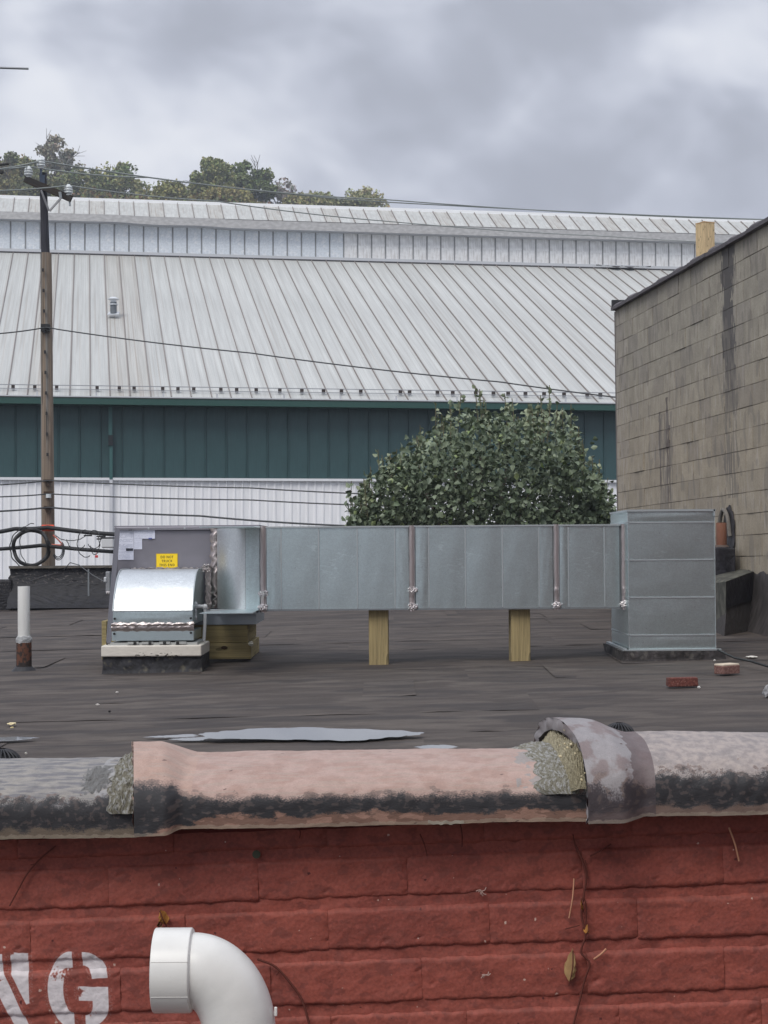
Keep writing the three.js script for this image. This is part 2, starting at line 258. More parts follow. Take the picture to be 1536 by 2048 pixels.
  // torn dark flashing at the clerestory foot
  { const g = sheet(24, 3, (u, v) => { const x = mix(LX(1196, 63), LX(1306, 63), u), e = v * (.25 + .2 * n2(u * 5, 3)) * Math.sin(Math.PI * clamp(u * .95 + .04)); return [x, oy + 10.93 - e * .5 + .05 * v, oz - 63.1 + e * .9]; }); const m = obj('torn_flashing', g, std({ color: hex(52, 50, 56), roughness: .9, side: THREE.DoubleSide }), t); m.userData.label = 'black torn strip of flashing at the foot of the clerestory'; }
  // eave: green gutter and fascia, soffit
  const M_green = std({ map: pix(256, 256, (u, v) => { const q = 1 + .07 * fbm2(u * 4, v * 2, 4) + .03 * n2(u * 40, v * 3); return [52 * q, 80 * q, 83 * q]; }), roughness: .42 }), M_greenTrim = std({ color: hex(44, 80, 74), roughness: .4 });
  obj('eave_gutter', [bx(x1 - x0, .15, .16, (x0 + x1) / 2, 4.02 + oy, -46.58 + oz), bx(x1 - x0, .03, .2, (x0 + x1) / 2, 3.935 + oy, -46.57 + oz)], M_greenTrim, t);
  obj('eave_drip', bx(x1 - x0, .03, .06, (x0 + x1) / 2, 4.13 + oy, -46.5 + oz), M_flash, t);
  obj('soffit', bx(x1 - x0, .03, .6, (x0 + x1) / 2, 3.95 + oy, -46.85 + oz), M_greenTrim, t);
  const gp = wallPan(.572, 2.02, .024, .045); uvBox(gp, .5);
  for (let i = 0; i < Math.round((x1 - x0) / .572); i++) { const m = obj('green_wall_panel', gp, M_green, t); m.position.copy(L(x0 + (i + .5) * .572, 1.93, 47.1)); m.rotation.y = (r() - .5) * .012; }
  // white ribbed sheets
  const M_white = std({ map: pix(256, 512, (u, v) => { const q = 1 + .03 * fbm2(u * 5, v * 2, 4) + .03 * fbm2(u * 20, v, 3); return [238 * q, 239 * q, 242 * q]; }), roughness: .45 });
  const ribSheet = () => { const s = new THREE.Shape(); let x = -.45; s.moveTo(x, .01); for (let k = 0; k < 4; k++) { s.lineTo(x, 0); s.lineTo(x + .14, 0); s.lineTo(x + .16, -.035); s.lineTo(x + .195, -.035); s.lineTo(x + .215, 0); x += .225; } s.lineTo(.45, 0); s.lineTo(.45, .01); return uvBox(new THREE.ExtrudeGeometry(s, { depth: 6.6, bevelEnabled: false }).rotateX(-Math.PI / 2), .4); };
  const rs = ribSheet();
  for (let i = 0; i < Math.round((x1 - x0) / .9); i++) obj('white_wall_sheet', rs, M_white, t).position.copy(L(x0 + (i + .5) * .9, -4.69, 47.06));
  obj('wall_trim', bx(x1 - x0, .07, .09, (x0 + x1) / 2, 1.925 + oy, -46.99 + oz), std({ color: hex(226, 228, 232), roughness: .4 }), t);
  obj('wall_core', bx(x1 - x0, 8.7, 15, (x0 + x1) / 2, -.4 + oy, -54.7 + oz), std({ color: hex(120, 122, 124) }), t);
  // downspout
  { const lx = LX(220, 47); obj('downspout', [bx(.1, 1.0, .09, lx, 3.4 + oy, -46.95 + oz), bx(.085, 1.0, .08, lx + .02, 2.42 + oy, -46.96 + oz)], std({ color: hex(58, 96, 96), roughness: .45 }), t); obj('lower_downspout', bx(.085, 6.4, .08, lx + .02, -1.3 + oy, -46.96 + oz), std({ color: hex(206, 208, 214), roughness: .45 }), t); obj('downspout_joint', bx(.13, .28, .11, lx + .01, 2.98 + oy, -46.93 + oz), std({ color: hex(30, 36, 42), roughness: .7 }), t); }
  // snow rail
  const M_rail = std({ color: hex(168, 170, 174), roughness: .4, metalness: .6 });
  obj('snow_rail', [bx(x1 - x0, .022, .022, (x0 + x1) / 2, 4.47 + oy, -46.98 + oz), bx(x1 - x0, .018, .018, (x0 + x1) / 2, 4.36 + oy, -46.9 + oz)], M_rail, t);
  const ck = bx(.09, .11, .1), ckM = std({ color: hex(58, 50, 48), roughness: .8 });
  for (let i = 0; i < n; i += 1) if (r() > .06) obj('snow_rail_clamp', ck, ckM, t).position.copy(L(x0 + i * pw + pw * (.15 + .6 * r()), 4.40, 46.95));
  // bright tabs along the drip edge
  for (let i = 0; i < n; i += 3) obj('drip_tab', t.userData.tab || (t.userData.tab = bx(.05, .12, .02)), M_flash, t).position.copy(L(x0 + i * pw + r() * .4, 4.19, 46.49)); delete t.userData.tab;
}
{ // roof ventilator on the warehouse roof
  const d = 53.9, p = P(227, 627, d), t = thing('roof_ventilator', 'small white capped ventilator pipe standing on the pale metal roof', 'roof vent', p), m = M(d);
  const M_v = std({ color: hex(214, 218, 222), roughness: .4, metalness: .3 });
  obj('base_plate', bx(22 * m, .03, .34).rotateX(.38).translate(0, .0, 0), M_v, t); obj('pipe', cyl(6.6 * m, 6.6 * m, 26 * m, 0, -3 * m, 0), std({ color: hex(112, 118, 124), roughness: .5, metalness: .4 }), t);
  obj('collar', [cyl(9 * m, 9 * m, 2 * m, 0, 17 * m, 0)], M_v, t); obj('cap', [cyl(5 * m, 12 * m, 4 * m, 0, 29 * m, 0), cyl(12 * m, 10 * m, 1.5 * m, 0, 27.5 * m, 0), cyl(6 * m, 6 * m, 5 * m, 0, 23 * m, 0)], M_v, t);
}
// ---------- utility pole, wires, cables ----------
const PD = 32, pm = M(PD);
{
  const base = P(100, 1590, PD), t = thing('utility_pole', 'weathered wooden utility pole with crossarm and three white insulators', 'utility pole', [base.x, -4.69, base.z]);
  const l = (px, py, dd = 0) => P(px, py, PD - dd).sub(t.position);
  const woodT = pix(256, 1024, (u, v) => { const g = fbm2(u * 12, v * 2, 4), k = n2(u * 4, v * 3 + 4); let c = mix3([132, 118, 104], [128, 125, 121], ss(-.25, .25, n2(u * 2.2 + 5, v * .8) + .3 * (u > .45 ? -1 : 1) * .6)); c = c.map(x => x * (1 + .25 * g)); if (n2(u * 40, v * 2) > .6) c = c.map(x => x * .6); if (k > .8) c = c.map(x => x * .7); return c; });
  const shaft = (a, b, ra, rb) => { const d = b.clone().sub(a), g = new THREE.CylinderGeometry(rb, ra, d.length(), 18, 20); displace(g, (x, y, z) => { const k = 1 + .035 * n3(x * 9, y * .7, z * 9); return [x * k, y, z * k]; }); g.applyQuaternion(new THREE.Quaternion().setFromUnitVectors(UP, d.clone().normalize())); return g.translate((a.x + b.x) / 2, (a.y + b.y) / 2, (a.z + b.z) / 2); };
  obj('shaft', shaft(l(100, 1590), l(92, 506), 15.5 * pm, 11 * pm), std({ map: woodT, roughness: .95, bumpMap: tNoise, bumpScale: .01 }), t);
  const dark = std({ map: pix(128, 512, (u, v) => { const q = 1 + .4 * fbm2(u * 8, v * 2, 4); return [46 * q, 46 * q, 54 * q]; }), roughness: .75 });
  obj('pole_top', shaft(l(91, 512), l(86, 346), 8.6 * pm, 7.2 * pm), dark, t);
  obj('top_pin_bracket', [bar(l(82, 372, .15), l(82, 338, .15), 4 * pm, 4 * pm), bar(l(86, 380, .16), l(87, 350, .16), 5 * pm, .02)], std({ color: hex(70, 80, 96), roughness: .5, metalness: .6 }), t);
  const arm = obj('crossarm', bar(l(50, 358, .14), l(143, 398, .14), 13 * pm, 10 * pm), std({ map: woodT, color: hex(120, 120, 124), roughness: .9 }), t);
  for (const [a, b] of [[l(82, 380, .28), l(98, 422, .2)], [l(122, 396, .28), l(99, 422, .2)]]) obj('brace', bar(a, b, 5 * pm, 1.5 * pm), std({ color: hex(150, 150, 152), roughness: .6, metalness: .3 }), t);
  obj('arm_bolt', [bar(l(139, 400, .14), l(140, 412, .14), .03, .03), bar(l(120, 384, .22), l(122, 396, .22), .05, .05)], M_galvDark, t);
  const insM = std({ color: hex(206, 212, 214), roughness: .15 });
  for (const [px, py] of [[57, 356], [82, 338], [137, 392]]) { const b = l(px, py, .14), pts = [[0, 0], [.045, 0], [.06, .02], [.05, .05], [.075, .055], [.08, .09], [.05, .10], [.08, .11], [.08, .145], [.05, .155], [.075, .165], [.07, .2], [.035, .23], [.03, .25], [0, .25]].map(q => new THREE.Vector2(q[0] * 1.0, q[1] * .88)); obj('insulator', new THREE.LatheGeometry(pts, 18).translate(b.x, b.y, b.z), insM, t); }
  obj('wire_bracket', bx(.16, .14, .12).translate(...l(91, 656, .12).toArray()), M_black, t);
  for (const [px, py] of [[96, 962], [97, 986], [97, 1015]]) obj('cable_bracket', [bx(.16, .06, .1).translate(...l(px, py, .18).toArray()), bx(.07, .1, .1).translate(...l(px, py + 5, .18).toArray())], std({ color: hex(72, 56, 44), roughness: .8 }), t);
  obj('porcelain_spool', new THREE.CylinderGeometry(.05, .05, .07, 14).translate(...l(97, 992, .3).toArray()), insM, t);
  const org = std({ color: hex(226, 84, 52), roughness: .6 });
  obj('orange_cable_guard', new THREE.CylinderGeometry(.06, .06, 24 * pm, 12).rotateZ(Math.PI / 2).translate(...l(96, 1056, .24).toArray()), org, t);
  obj('orange_cable_guard', [new THREE.CylinderGeometry(.035, .035, 23 * pm, 10).rotateZ(Math.PI / 2 - .05).translate(...l(115, 1092, .2).toArray()), tube([l(106, 1070, .2), l(116, 1079, .22), l(124, 1088, .2)], .014, 10, 5)], std({ color: hex(226, 120, 96), roughness: .6 }), t);
  for (let i = 0; i < 10; i++) obj('staple', bx(.03, .06, .05).translate(...l(86 + (i * 37 % 18), 540 + i * 41, .17).toArray()), M_black, t);
}
function wire(name, label, pts, r, mat, sag = 0, group) { // pts: [px, py, d]
  const v = pts.map(p => P(...p)); const out = [];
  for (let i = 0; i < v.length - 1; i++) for (let k = 0; k < 14; k++) { const f = k / 14, q = v[i].clone().lerp(v[i + 1], f); q.y -= sag * 4 * f * (1 - f); out.push(q); }
  out.push(v[v.length - 1]);
  return tag(obj(name, new THREE.TubeGeometry(new THREE.CatmullRomCurve3(out), out.length * 2, r, 5, false), mat), label, name === 'cable' ? 'cable' : 'wire', group);
}
const M_wire = std({ color: hex(70, 72, 74), roughness: .6, metalness: .3 }), M_wirePale = std({ color: hex(140, 146, 142), roughness: .5, metalness: .3 });
const wd = PD - .12;
wire('power_wire', 'topmost overhead wire running from the middle pole insulator to the right', [[-60, 344, wd - 2], [82, 322, wd]], .014, M_wirePale, .03);
wire('power_wire', 'highest wire sloping right across the hill trees above the warehouse ridge', [[82, 322, wd], [768, 399, 44], [1640, 441, 62]], .016, M_wirePale, .12);
wire('power_wire', 'wire from the left edge to the left pole insulator', [[-60, 340, wd - 2], [57, 333, wd]], .014, M_wirePale, .02);
wire('power_wire', 'second highest wire from the left pole insulator passing just below the first', [[57, 333, wd], [300, 355, 36], [768, 404, 44], [1640, 442, 62]], .016, M_wirePale, .05);
wire('power_wire', 'wire behind the pole top from the left edge to the right insulator', [[-60, 382, wd - 2], [137, 371, wd]], .014, M_wirePale, .03);
wire('power_wire', 'third wire from the right pole insulator falling across the warehouse ridge roof', [[137, 371, wd], [430, 402, 38], [768, 442, 44], [1200, 472, 52], [1640, 493, 62]], .014, M_wirePale, .04);
wire('service_wire', 'single thin wire falling across the pale roof from the middle of the pole', [[-60, 670, 31], [91, 655, 31.8], [500, 706, 31], [1000, 764, 30], [1460, 818, 29]], .013, M_wire, .03);
wire('service_wire', 'upper of three thin wires across the white wall sheets', [[-60, 972, 31], [97, 961, 31.75], [500, 976, 31], [900, 993, 30], [1300, 1005, 29]], .013, M_wire, .02);
wire('service_wire', 'middle of three thin wires across the white wall sheets', [[-60, 994, 31], [97, 988, 31.75], [500, 1000, 31], [900, 1015, 30], [1300, 1024, 29]], .013, M_wire, .02);
wire('service_wire', 'lowest and thickest of three wires across the white wall sheets', [[-60, 1024, 31], [97, 1015, 31.75], [400, 1032, 31], [700, 1052, 30], [1000, 1070, 29]], .018, M_wire, .02);
wire('cable', 'upper thick black cable bundle through the orange guard on the pole', [[-60, 1071, 31], [30, 1058, 31.4], [95, 1055, 31.6], [230, 1069, 31], [480, 1090, 30]], .042, M_black, .015);
wire('cable', 'lower thick black cable bundle below the orange guard on the pole', [[-60, 1102, 31], [85, 1091, 31.6], [230, 1104, 31], [480, 1120, 30]], .038, M_black, .01);
{
  const t = thing('cable_coil', 'large round coil of black cable hung on the left of the pole', 'cable coil', P(62, 1095, 31.2)), m = M(31.2);
  const ring = (rx, ry, r, a0, a1, cx = 0, cy = 0) => tube(Array.from({ length: 33 }, (_, i) => { const a = mix(a0, a1, i / 32); return [(cx + Math.cos(a) * rx) * m, (cy + Math.sin(a) * ry) * m, .04 * Math.sin(i)]; }), r, 64, 6);
  obj('loop', ring(35, 36, .034, 0, 6.283), M_black, t); obj('loop', ring(37, 34, .026, .2, 6.1, 1, -1), M_black, t); obj('thin_loop', ring(44, 44, .01, 1.9, 4.6, 2, 0), M_wire, t); obj('thin_loop', ring(24, 42, .008, 1.4, 4.9, 2, 6), M_wire, t);
  obj('tie', bx(.1, .06, .09, -12 * m, 37 * m, 0), M_black, t);
  const t2 = thing('cable_loop', 'small slack loop of thin cables right of the pole below the orange guard', 'cable loop', P(117, 1098, 31.3));
  for (let i = 0; i < 3; i++) obj('loop', tube(Array.from({ length: 13 }, (_, k) => { const a = mix(-2.6, .9, k / 12); return [Math.cos(a) * (12 - i * 1.5) * m, (Math.sin(a) * (20 - i * 3) - 2) * m, i * .02]; }), .009, 26, 5), M_wire, t2);
  const t3 = thing('drop_cable', 'tangle of thin drop wires hanging below the black splice bracket', 'cable tangle', P(180, 1085, 30.9));
  for (const [rx, ry, cx, cy, a0, a1] of [[17, 27, -8, -2, 1.6, 5.2], [13, 18, 8, 6, -2.6, 2.4], [20, 24, -26, 10, 3.3, 5.6], [9, 20, 10, -4, -3, 1], [30, 14, -38, 18, 3.3, 6.1]]) obj('strand', ring(rx, ry, .008, a0, a1, cx, cy), M_wire, t3);
  const t4 = thing('splice_bracket', 'small black splice clamps hanging under the upper cable bundle', 'bracket', P(185, 1072, 30.9));
  for (const [x, y, w, h] of [[-9, 1, 16, 3], [17, -1, 18, 3], [4, 5, 14, 5], [16, -6, 16, 3]]) obj('clamp', rbx(w * m, h * m, .06, .01, x * m, y * m, 0), M_black, t4);
  const t5 = thing('terminal_box', 'pale grey cable terminal box hanging between the two black cables', 'terminal box', P(216, 1086, 30.8));
  obj('body', rbx(24 * m, 20 * m, .16, .03, 0, 0, 0, 3), std({ color: hex(206, 208, 210), roughness: .5 }), t5); obj('lid', rbx(25 * m, 3 * m, .17, .01, 0, 10 * m, 0), M_black, t5);
  tag(obj('warning_tag', [rbx(6 * m, 5 * m, .01, .004, 0, 0, 0), bx(.006, 6 * m, .006, 0, 5 * m, 0)].map(g => g.translate(...P(193, 1113, 30.8).toArray())), std({ color: hex(196, 62, 62), roughness: .6 })), 'tiny red tag hanging from the wires left of the rooftop unit', 'tag');
  // insulator hardware at the left edge, held by a crossarm of the next pole
  const t6 = thing('dead_end_insulator', 'dark dead end clamps at the left edge level with the pole top', 'insulator', P(-12, 336, 30)), m6 = M(30);
  obj('clamp', [rbx(30 * m6, 5 * m6, .05, .015, 16 * m6, 5 * m6, 0, 2), rbx(26 * m6, 8 * m6, .06, .02, 8 * m6, -4 * m6, 0, 2)].map((g, i) => g.rotateZ(i ? -.3 : .12)), M_black, t6); obj('carrier_arm', bx(1.6, .1, .1, -.9, 0, 0), M_barkPale, t6);
  const p7 = P(57, 130, 20), t7 = thing('metal_rod', 'thin grey metal rod jutting in from the left edge against the clouds', 'rod', p7);
  obj('rod', new THREE.CylinderGeometry(.013, .013, 1.2, 10).rotateZ(Math.PI / 2 - .04).translate(-.6, -.02, 0), std({ color: hex(120, 124, 128), roughness: .4, metalness: .6 }), t7);
  obj('mast', bx(.07, p7.y + 4.7, .07, -1.2, -(p7.y + 4.7) / 2, 0), M_galvDark, t7);
}

// ---------- concrete block wall on the right ----------
{
  const p0 = P(1239, 1219, 21.1), u = new THREE.Vector3(.135, .013, 1).normalize(), nn = new THREE.Vector3(-1, 0, .135).normalize(), up = nn.clone().cross(u).normalize();
  nn.crossVectors(u, up);
  const t = thing('block_wall', 'tall tan concrete block wall with dark stains and clay coping at the right', 'wall', p0);
  t.quaternion.setFromRotationMatrix(new THREE.Matrix4().makeBasis(u, up, nn));
  const top = P(1238, 621, 21.1).y - p0.y, rows = 18, bh = top / rows, bl = .406, len = 7.6;
  // face colours in wall coordinates: s along, y up
  const W = 2048, H = 1024, blockTone = {};
  const wallTex = pix(W, H, (a, b) => {
    const s = a * 8, y = b * 4; let q = 1 + .08 * fbm2(s * 3, y * 3, 4) + .05 * n2(s * 50, y * 30) + .04 * fbm2(s * 16, y * 1.6, 3);
    let c = mix3([157, 147, 131], [152, 146, 134], ss(1.6, 3.2, y)).map(x => x * q);
    const pale = fbm2(s * 9, y * 1.5 + 9, 3); if (pale > .2) c = mix3(c, [172, 164, 154], clamp((pale - .2) * 2));
    if (s < .5 && fbm2(s * 14, y * 3 + 30, 4) > .12 - (.5 - s) * .5) c = mix3(c, [168, 160, 152], .5);
    const edge = (x, w) => w * (1 + .5 * fbm2(x, y * 2.4, 3));
    let d = Math.abs(s - 4.22 + .03 * n2(y * 2, 1)) - edge(3, .17); if (y > 1.9 && d < .08 * n2(s * 20, y * 4)) c = mix3(c, [70, 68, 70], clamp((y - 1.75) * .9 + .6 * fbm2(s * 18, y * 3, 3)) * .72);
    if (y > 1.2 && y <= 2.3 && Math.abs(s - 4.25) < edge(7, .2) && fbm2(s * 14, y * 1.4, 3) > -.05) c = mix3(c, [104, 99, 94], .55);
    for (const [s0, w, y0, y1] of [[1.86, .028, 1.45, 2.28], [2.13, .035, 1.25, 2.42], [2.2, .02, 1.3, 2.1]]) if (Math.abs(s - s0 + .012 * n2(y * 6, s0)) < w * (1 + .6 * n2(y * 5, s0 * 3)) && y > y0 + .2 * n2(s * 30, 2) && y < y1) c = mix3(c, [84, 76, 74], .75);
    if (Math.abs(s - 2.08) < .26 + .05 * n2(y * 3, 5) && y < 2.25 && fbm2(s * 10, y * 1.6 + 3, 3) > -.12) c = mix3(c, [120, 114, 108], .6);
    if (n2(s * 5 + 3, y * 2) > .55) c = mix3(c, [128, 122, 114], .5);
    return c;
  }, { clamp: false });
  const tones = [.9, 1, 1.03, .95, 1.08, .86].map(k => std({ map: wallTex, color: new THREE.Color(k, k, k * (k < .95 ? 1.02 : .99)), roughness: .95, bumpMap: tNoise, bumpScale: .003 }));
  const r = rng(404);
  let count = 0; const rest = [];
  for (let j = 0; j < rows; j++) for (let i = -1; i < 19; i++) {
    let a = i * bl + (j % 2 ? bl / 2 : 0) + (r() - .5) * .0, b = a + bl; if (b <= .05) continue; a = Math.max(a, .045); if (b > len) b = len; if (b - a < .05) continue;
    const y0 = j * bh, w = b - a - .009, h = bh - (r() > .5 ? .004 : .008), z = .006 + (r() - .5) * .005 + (r() > .95 ? .008 : 0);
    const g = bx(w, h, .05, (a + b) / 2, y0 + bh / 2 + (r() - .5) * .003, z - .025 + .01);
    uvFrom(g, (x, y) => [x / 8, y / 4]);
    const m = tones[[0, 1, 1, 2, 3, 3, 1, 4, 2, 5][(r() * 10) | 0]];
    if (a < 5.6 && count < 299) { obj('block', g, m, t); count++; } else rest.push(g);
  }
  if (rest.length) { const m = obj('block_rest', rest, tones[1], t); m.name = 'blockwork'; m.userData.kind = 'stuff'; }
  obj('mortar_core', bx(len, top - .01, .2, len / 2 + .004, top / 2, -.1 + .008), std({ color: hex(138, 131, 119), roughness: 1 }), t);
  obj('corner_trim', bx(.05, top - .02, .22, .018, top / 2, -.095), std({ color: hex(112, 106, 102), roughness: .9 }), t);
  // clay coping tiles, each with a raised hub
  const copM = [0, 1].map(i => std({ map: pix(128, 128, (a, b) => { const q = 1 + .35 * fbm2(a * 4 + i * 5, b * 4, 4); return [88 * q, 84 * q, 88 * q]; }), roughness: .8 }));
  const cop = sheet(14, 12, (a, v) => { const hub = 1 - ss(.14, .3, a), f = Math.PI * v, R_ = .13 + .014 * hub; return [a * .61, .02 + Math.sin(f) * (.06 + .02 * hub), Math.cos(f) * R_ - .09]; }, (a, v) => [a, v]);
  const lipG = bx(.61, .035, .33, .305, .012, -.09);
  for (let k = 0; k < 12; k++) { const m = obj('coping_tile', [cop, lipG], copM[k % 2], t); m.position.set(k * .61 + .05, top, .0); m.rotation.set((r() - .5) * .05, (r() - .5) * .02, (r() - .5) * .012); m.scale.y = .9 + .25 * r(); copM[k % 2].side = THREE.DoubleSide; }
  obj('gutter_end', [bx(.05, .12, .42, -.02, top + .08, -.17), bx(.5, .11, .04, .1, top + .1, -.36)], M_rubber, t);
  // timber stub behind the coping
  const post = thing('wooden_post', 'short square yellow wood post standing behind the block wall coping', 'post', P(1411, 540, 18.2)), q = M(18.2);
  obj('shaft', rbx(.145, .5, .145, .006, 0, .25, 0), M_pine, post).rotation.y = .5; post.rotation.y = 0;
  obj('cap_edge', bx(.15, .008, .15, 0, .503, 0), std({ color: hex(200, 160, 112), roughness: .8 }), post).rotation.y = .5;
  // tar patch, membrane upstand, clay pipe and steps at the wall foot
  const S = (px) => { const k = (px - 768) / F; const d = (2.92 + .135 * 21.1) / (k + .135); return (21.1 - d) * 1.009; };
  const tar = std({ map: pix(256, 256, (a, b) => { const q = 1 + .5 * fbm2(a * 6, b * 6, 4); return [52 * q, 50 * q, 54 * q]; }), roughness: .55, bumpMap: tNoise, bumpScale: .01 });
  const upst = sheet(90, 10, (a, v) => { const s = mix(.2, 7.6, a), h = .47 + .03 * n2(s * 3, 1); const y = v * (h + .34) - .34; return [s, y, .03 + .34 * Math.pow(1 - v, 2.2) + .012 * fbm2(s * 5, v * 5, 3)]; }, (a, v) => [a * 5, v]);
  obj('membrane_upstand', upst, std({ map: pix(512, 128, (a, b) => { const q = 1 + .35 * fbm2(a * 14, b * 3, 4); return [66 * q, 62 * q, 62 * q]; }), roughness: .75, side: THREE.DoubleSide }), t);
  { const sh = new THREE.Shape(), pts = []; for (let i = 0; i < 40; i++) { const f = i / 40 * 6.283, rr = .25 * (1 + .16 * n2(Math.cos(f) * 1.3, Math.sin(f) * 1.3)); pts.push([4.2 + Math.cos(f) * rr * .62, .84 + Math.sin(f) * rr * 1.1]); } pts.forEach((p, i) => i ? sh.lineTo(...p) : sh.moveTo(...p)); obj('tar_patch', new THREE.ExtrudeGeometry(sh, { depth: .012, bevelEnabled: false }).translate(0, 0, .024), tar, t);
    obj('mortar_arch', tube([[3.98, .76, .05], [4.0, .98, .06], [4.1, 1.09, .06], [4.22, 1.03, .06], [4.27, .82, .05]], .022, 24, 6), std({ color: hex(122, 117, 111), roughness: 1, bumpMap: tNoise, bumpScale: .01 }), t); }
}
{
  const t = thing('clay_pipe', 'orange clay flue pipe beside the wall just right of the metal box', 'pipe', P(1443, 1090, 16.4)), m = M(16.4);
  obj('pipe', new THREE.LatheGeometry([[0, 0], [10.5, 0], [10.5, 44], [8, 45], [8, 20], [0, 20]].map(p => new THREE.Vector2(p[0] * m, p[1] * m)), 20), M_clay, t);
  obj('mortar_bed', cyl(13 * m, 15 * m, 4 * m, 0, -4 * m, 0, 14), std({ color: hex(96, 84, 78), roughness: 1 }), t);
  const tarM = std({ map: pix(256, 256, (a, b) => { const q = 1 + .4 * fbm2(a * 5, b * 5, 4); return [46 * q, 45 * q, 52 * q]; }), roughness: .6, bumpMap: tNoise, bumpScale: .012 });
  const topM = std({ map: pix(256, 128, (a, b) => { const q = fbm2(a * 6, b * 5, 4); return mix3([66, 66, 60], [96, 95, 86], ss(-.3, .4, q)); }), roughness: .9 });
  const st = thing('stepped_curb', 'black tarred stepped curb with grey top at the foot of the block wall', 'curb', P(1470, 1260, 16.2));
  const q = (px, py, d) => P(px, py, d).sub(st.position);
  const blk = (px0, px1, pyT, pyB, d0, d1, name, mat, rr = .02) => { const a = q(px0, pyT, d0), b = q(px1, pyB, d0); const g = rbx(b.x - a.x, a.y - b.y, d1 - d0, rr, 0, 0, 0, 2); g.translate((a.x + b.x) / 2, (a.y + b.y) / 2, a.z - (d1 - d0) / 2); return obj(name, displace(uvBox(g, 1), (x, y, z) => [x + .012 * n3(x * 5, y * 5, z * 5), y + .012 * n3(x * 4 + 9, y * 4, z * 4), z]), mat, st); };
  blk(1428, 1474, 1094, 1250, 16.6, 17.6, 'upper_step', tarM); blk(1474, 1500, 1114, 1200, 16.9, 17.6, 'wall_flashing', tarM); blk(1500, 1511, 1117, 1156, 16.9, 17.2, 'flashing_end', tarM, .01);
  const hull = (pts, name, mat) => obj(name, uvBox(toCreasedNormals(new ConvexGeometry(pts.map(p => q(...p))), .4), 1), mat, st);
  hull([[1432, 1166, 16.0], [1452, 1163, 15.62], [1508, 1142, 16.35], [1500, 1133, 16.8], [1430, 1151, 16.5], [1432, 1258, 16.0], [1452, 1228, 15.62], [1508, 1203, 16.35], [1430, 1250, 16.5]], 'lower_step', topM);
  hull([[1433, 1240, 15.98], [1453, 1214, 15.64], [1509, 1197, 16.36], [1503, 1200, 16.8], [1426, 1300, 16.3], [1448, 1282, 15.5], [1516, 1262, 16.3], [1516, 1262, 16.9], [1426, 1300, 16.9]], 'curb_foot', std({ color: hex(70, 66, 65), roughness: .8, bumpMap: tNoise, bumpScale: .01 }));
  hull([[1453, 1164, 15.6], [1509, 1143, 16.32], [1509, 1198, 16.32], [1453, 1216, 15.6], [1453, 1164, 15.66], [1509, 1143, 16.38], [1509, 1198, 16.38], [1453, 1216, 15.66]], 'tarred_face', tarM);
}

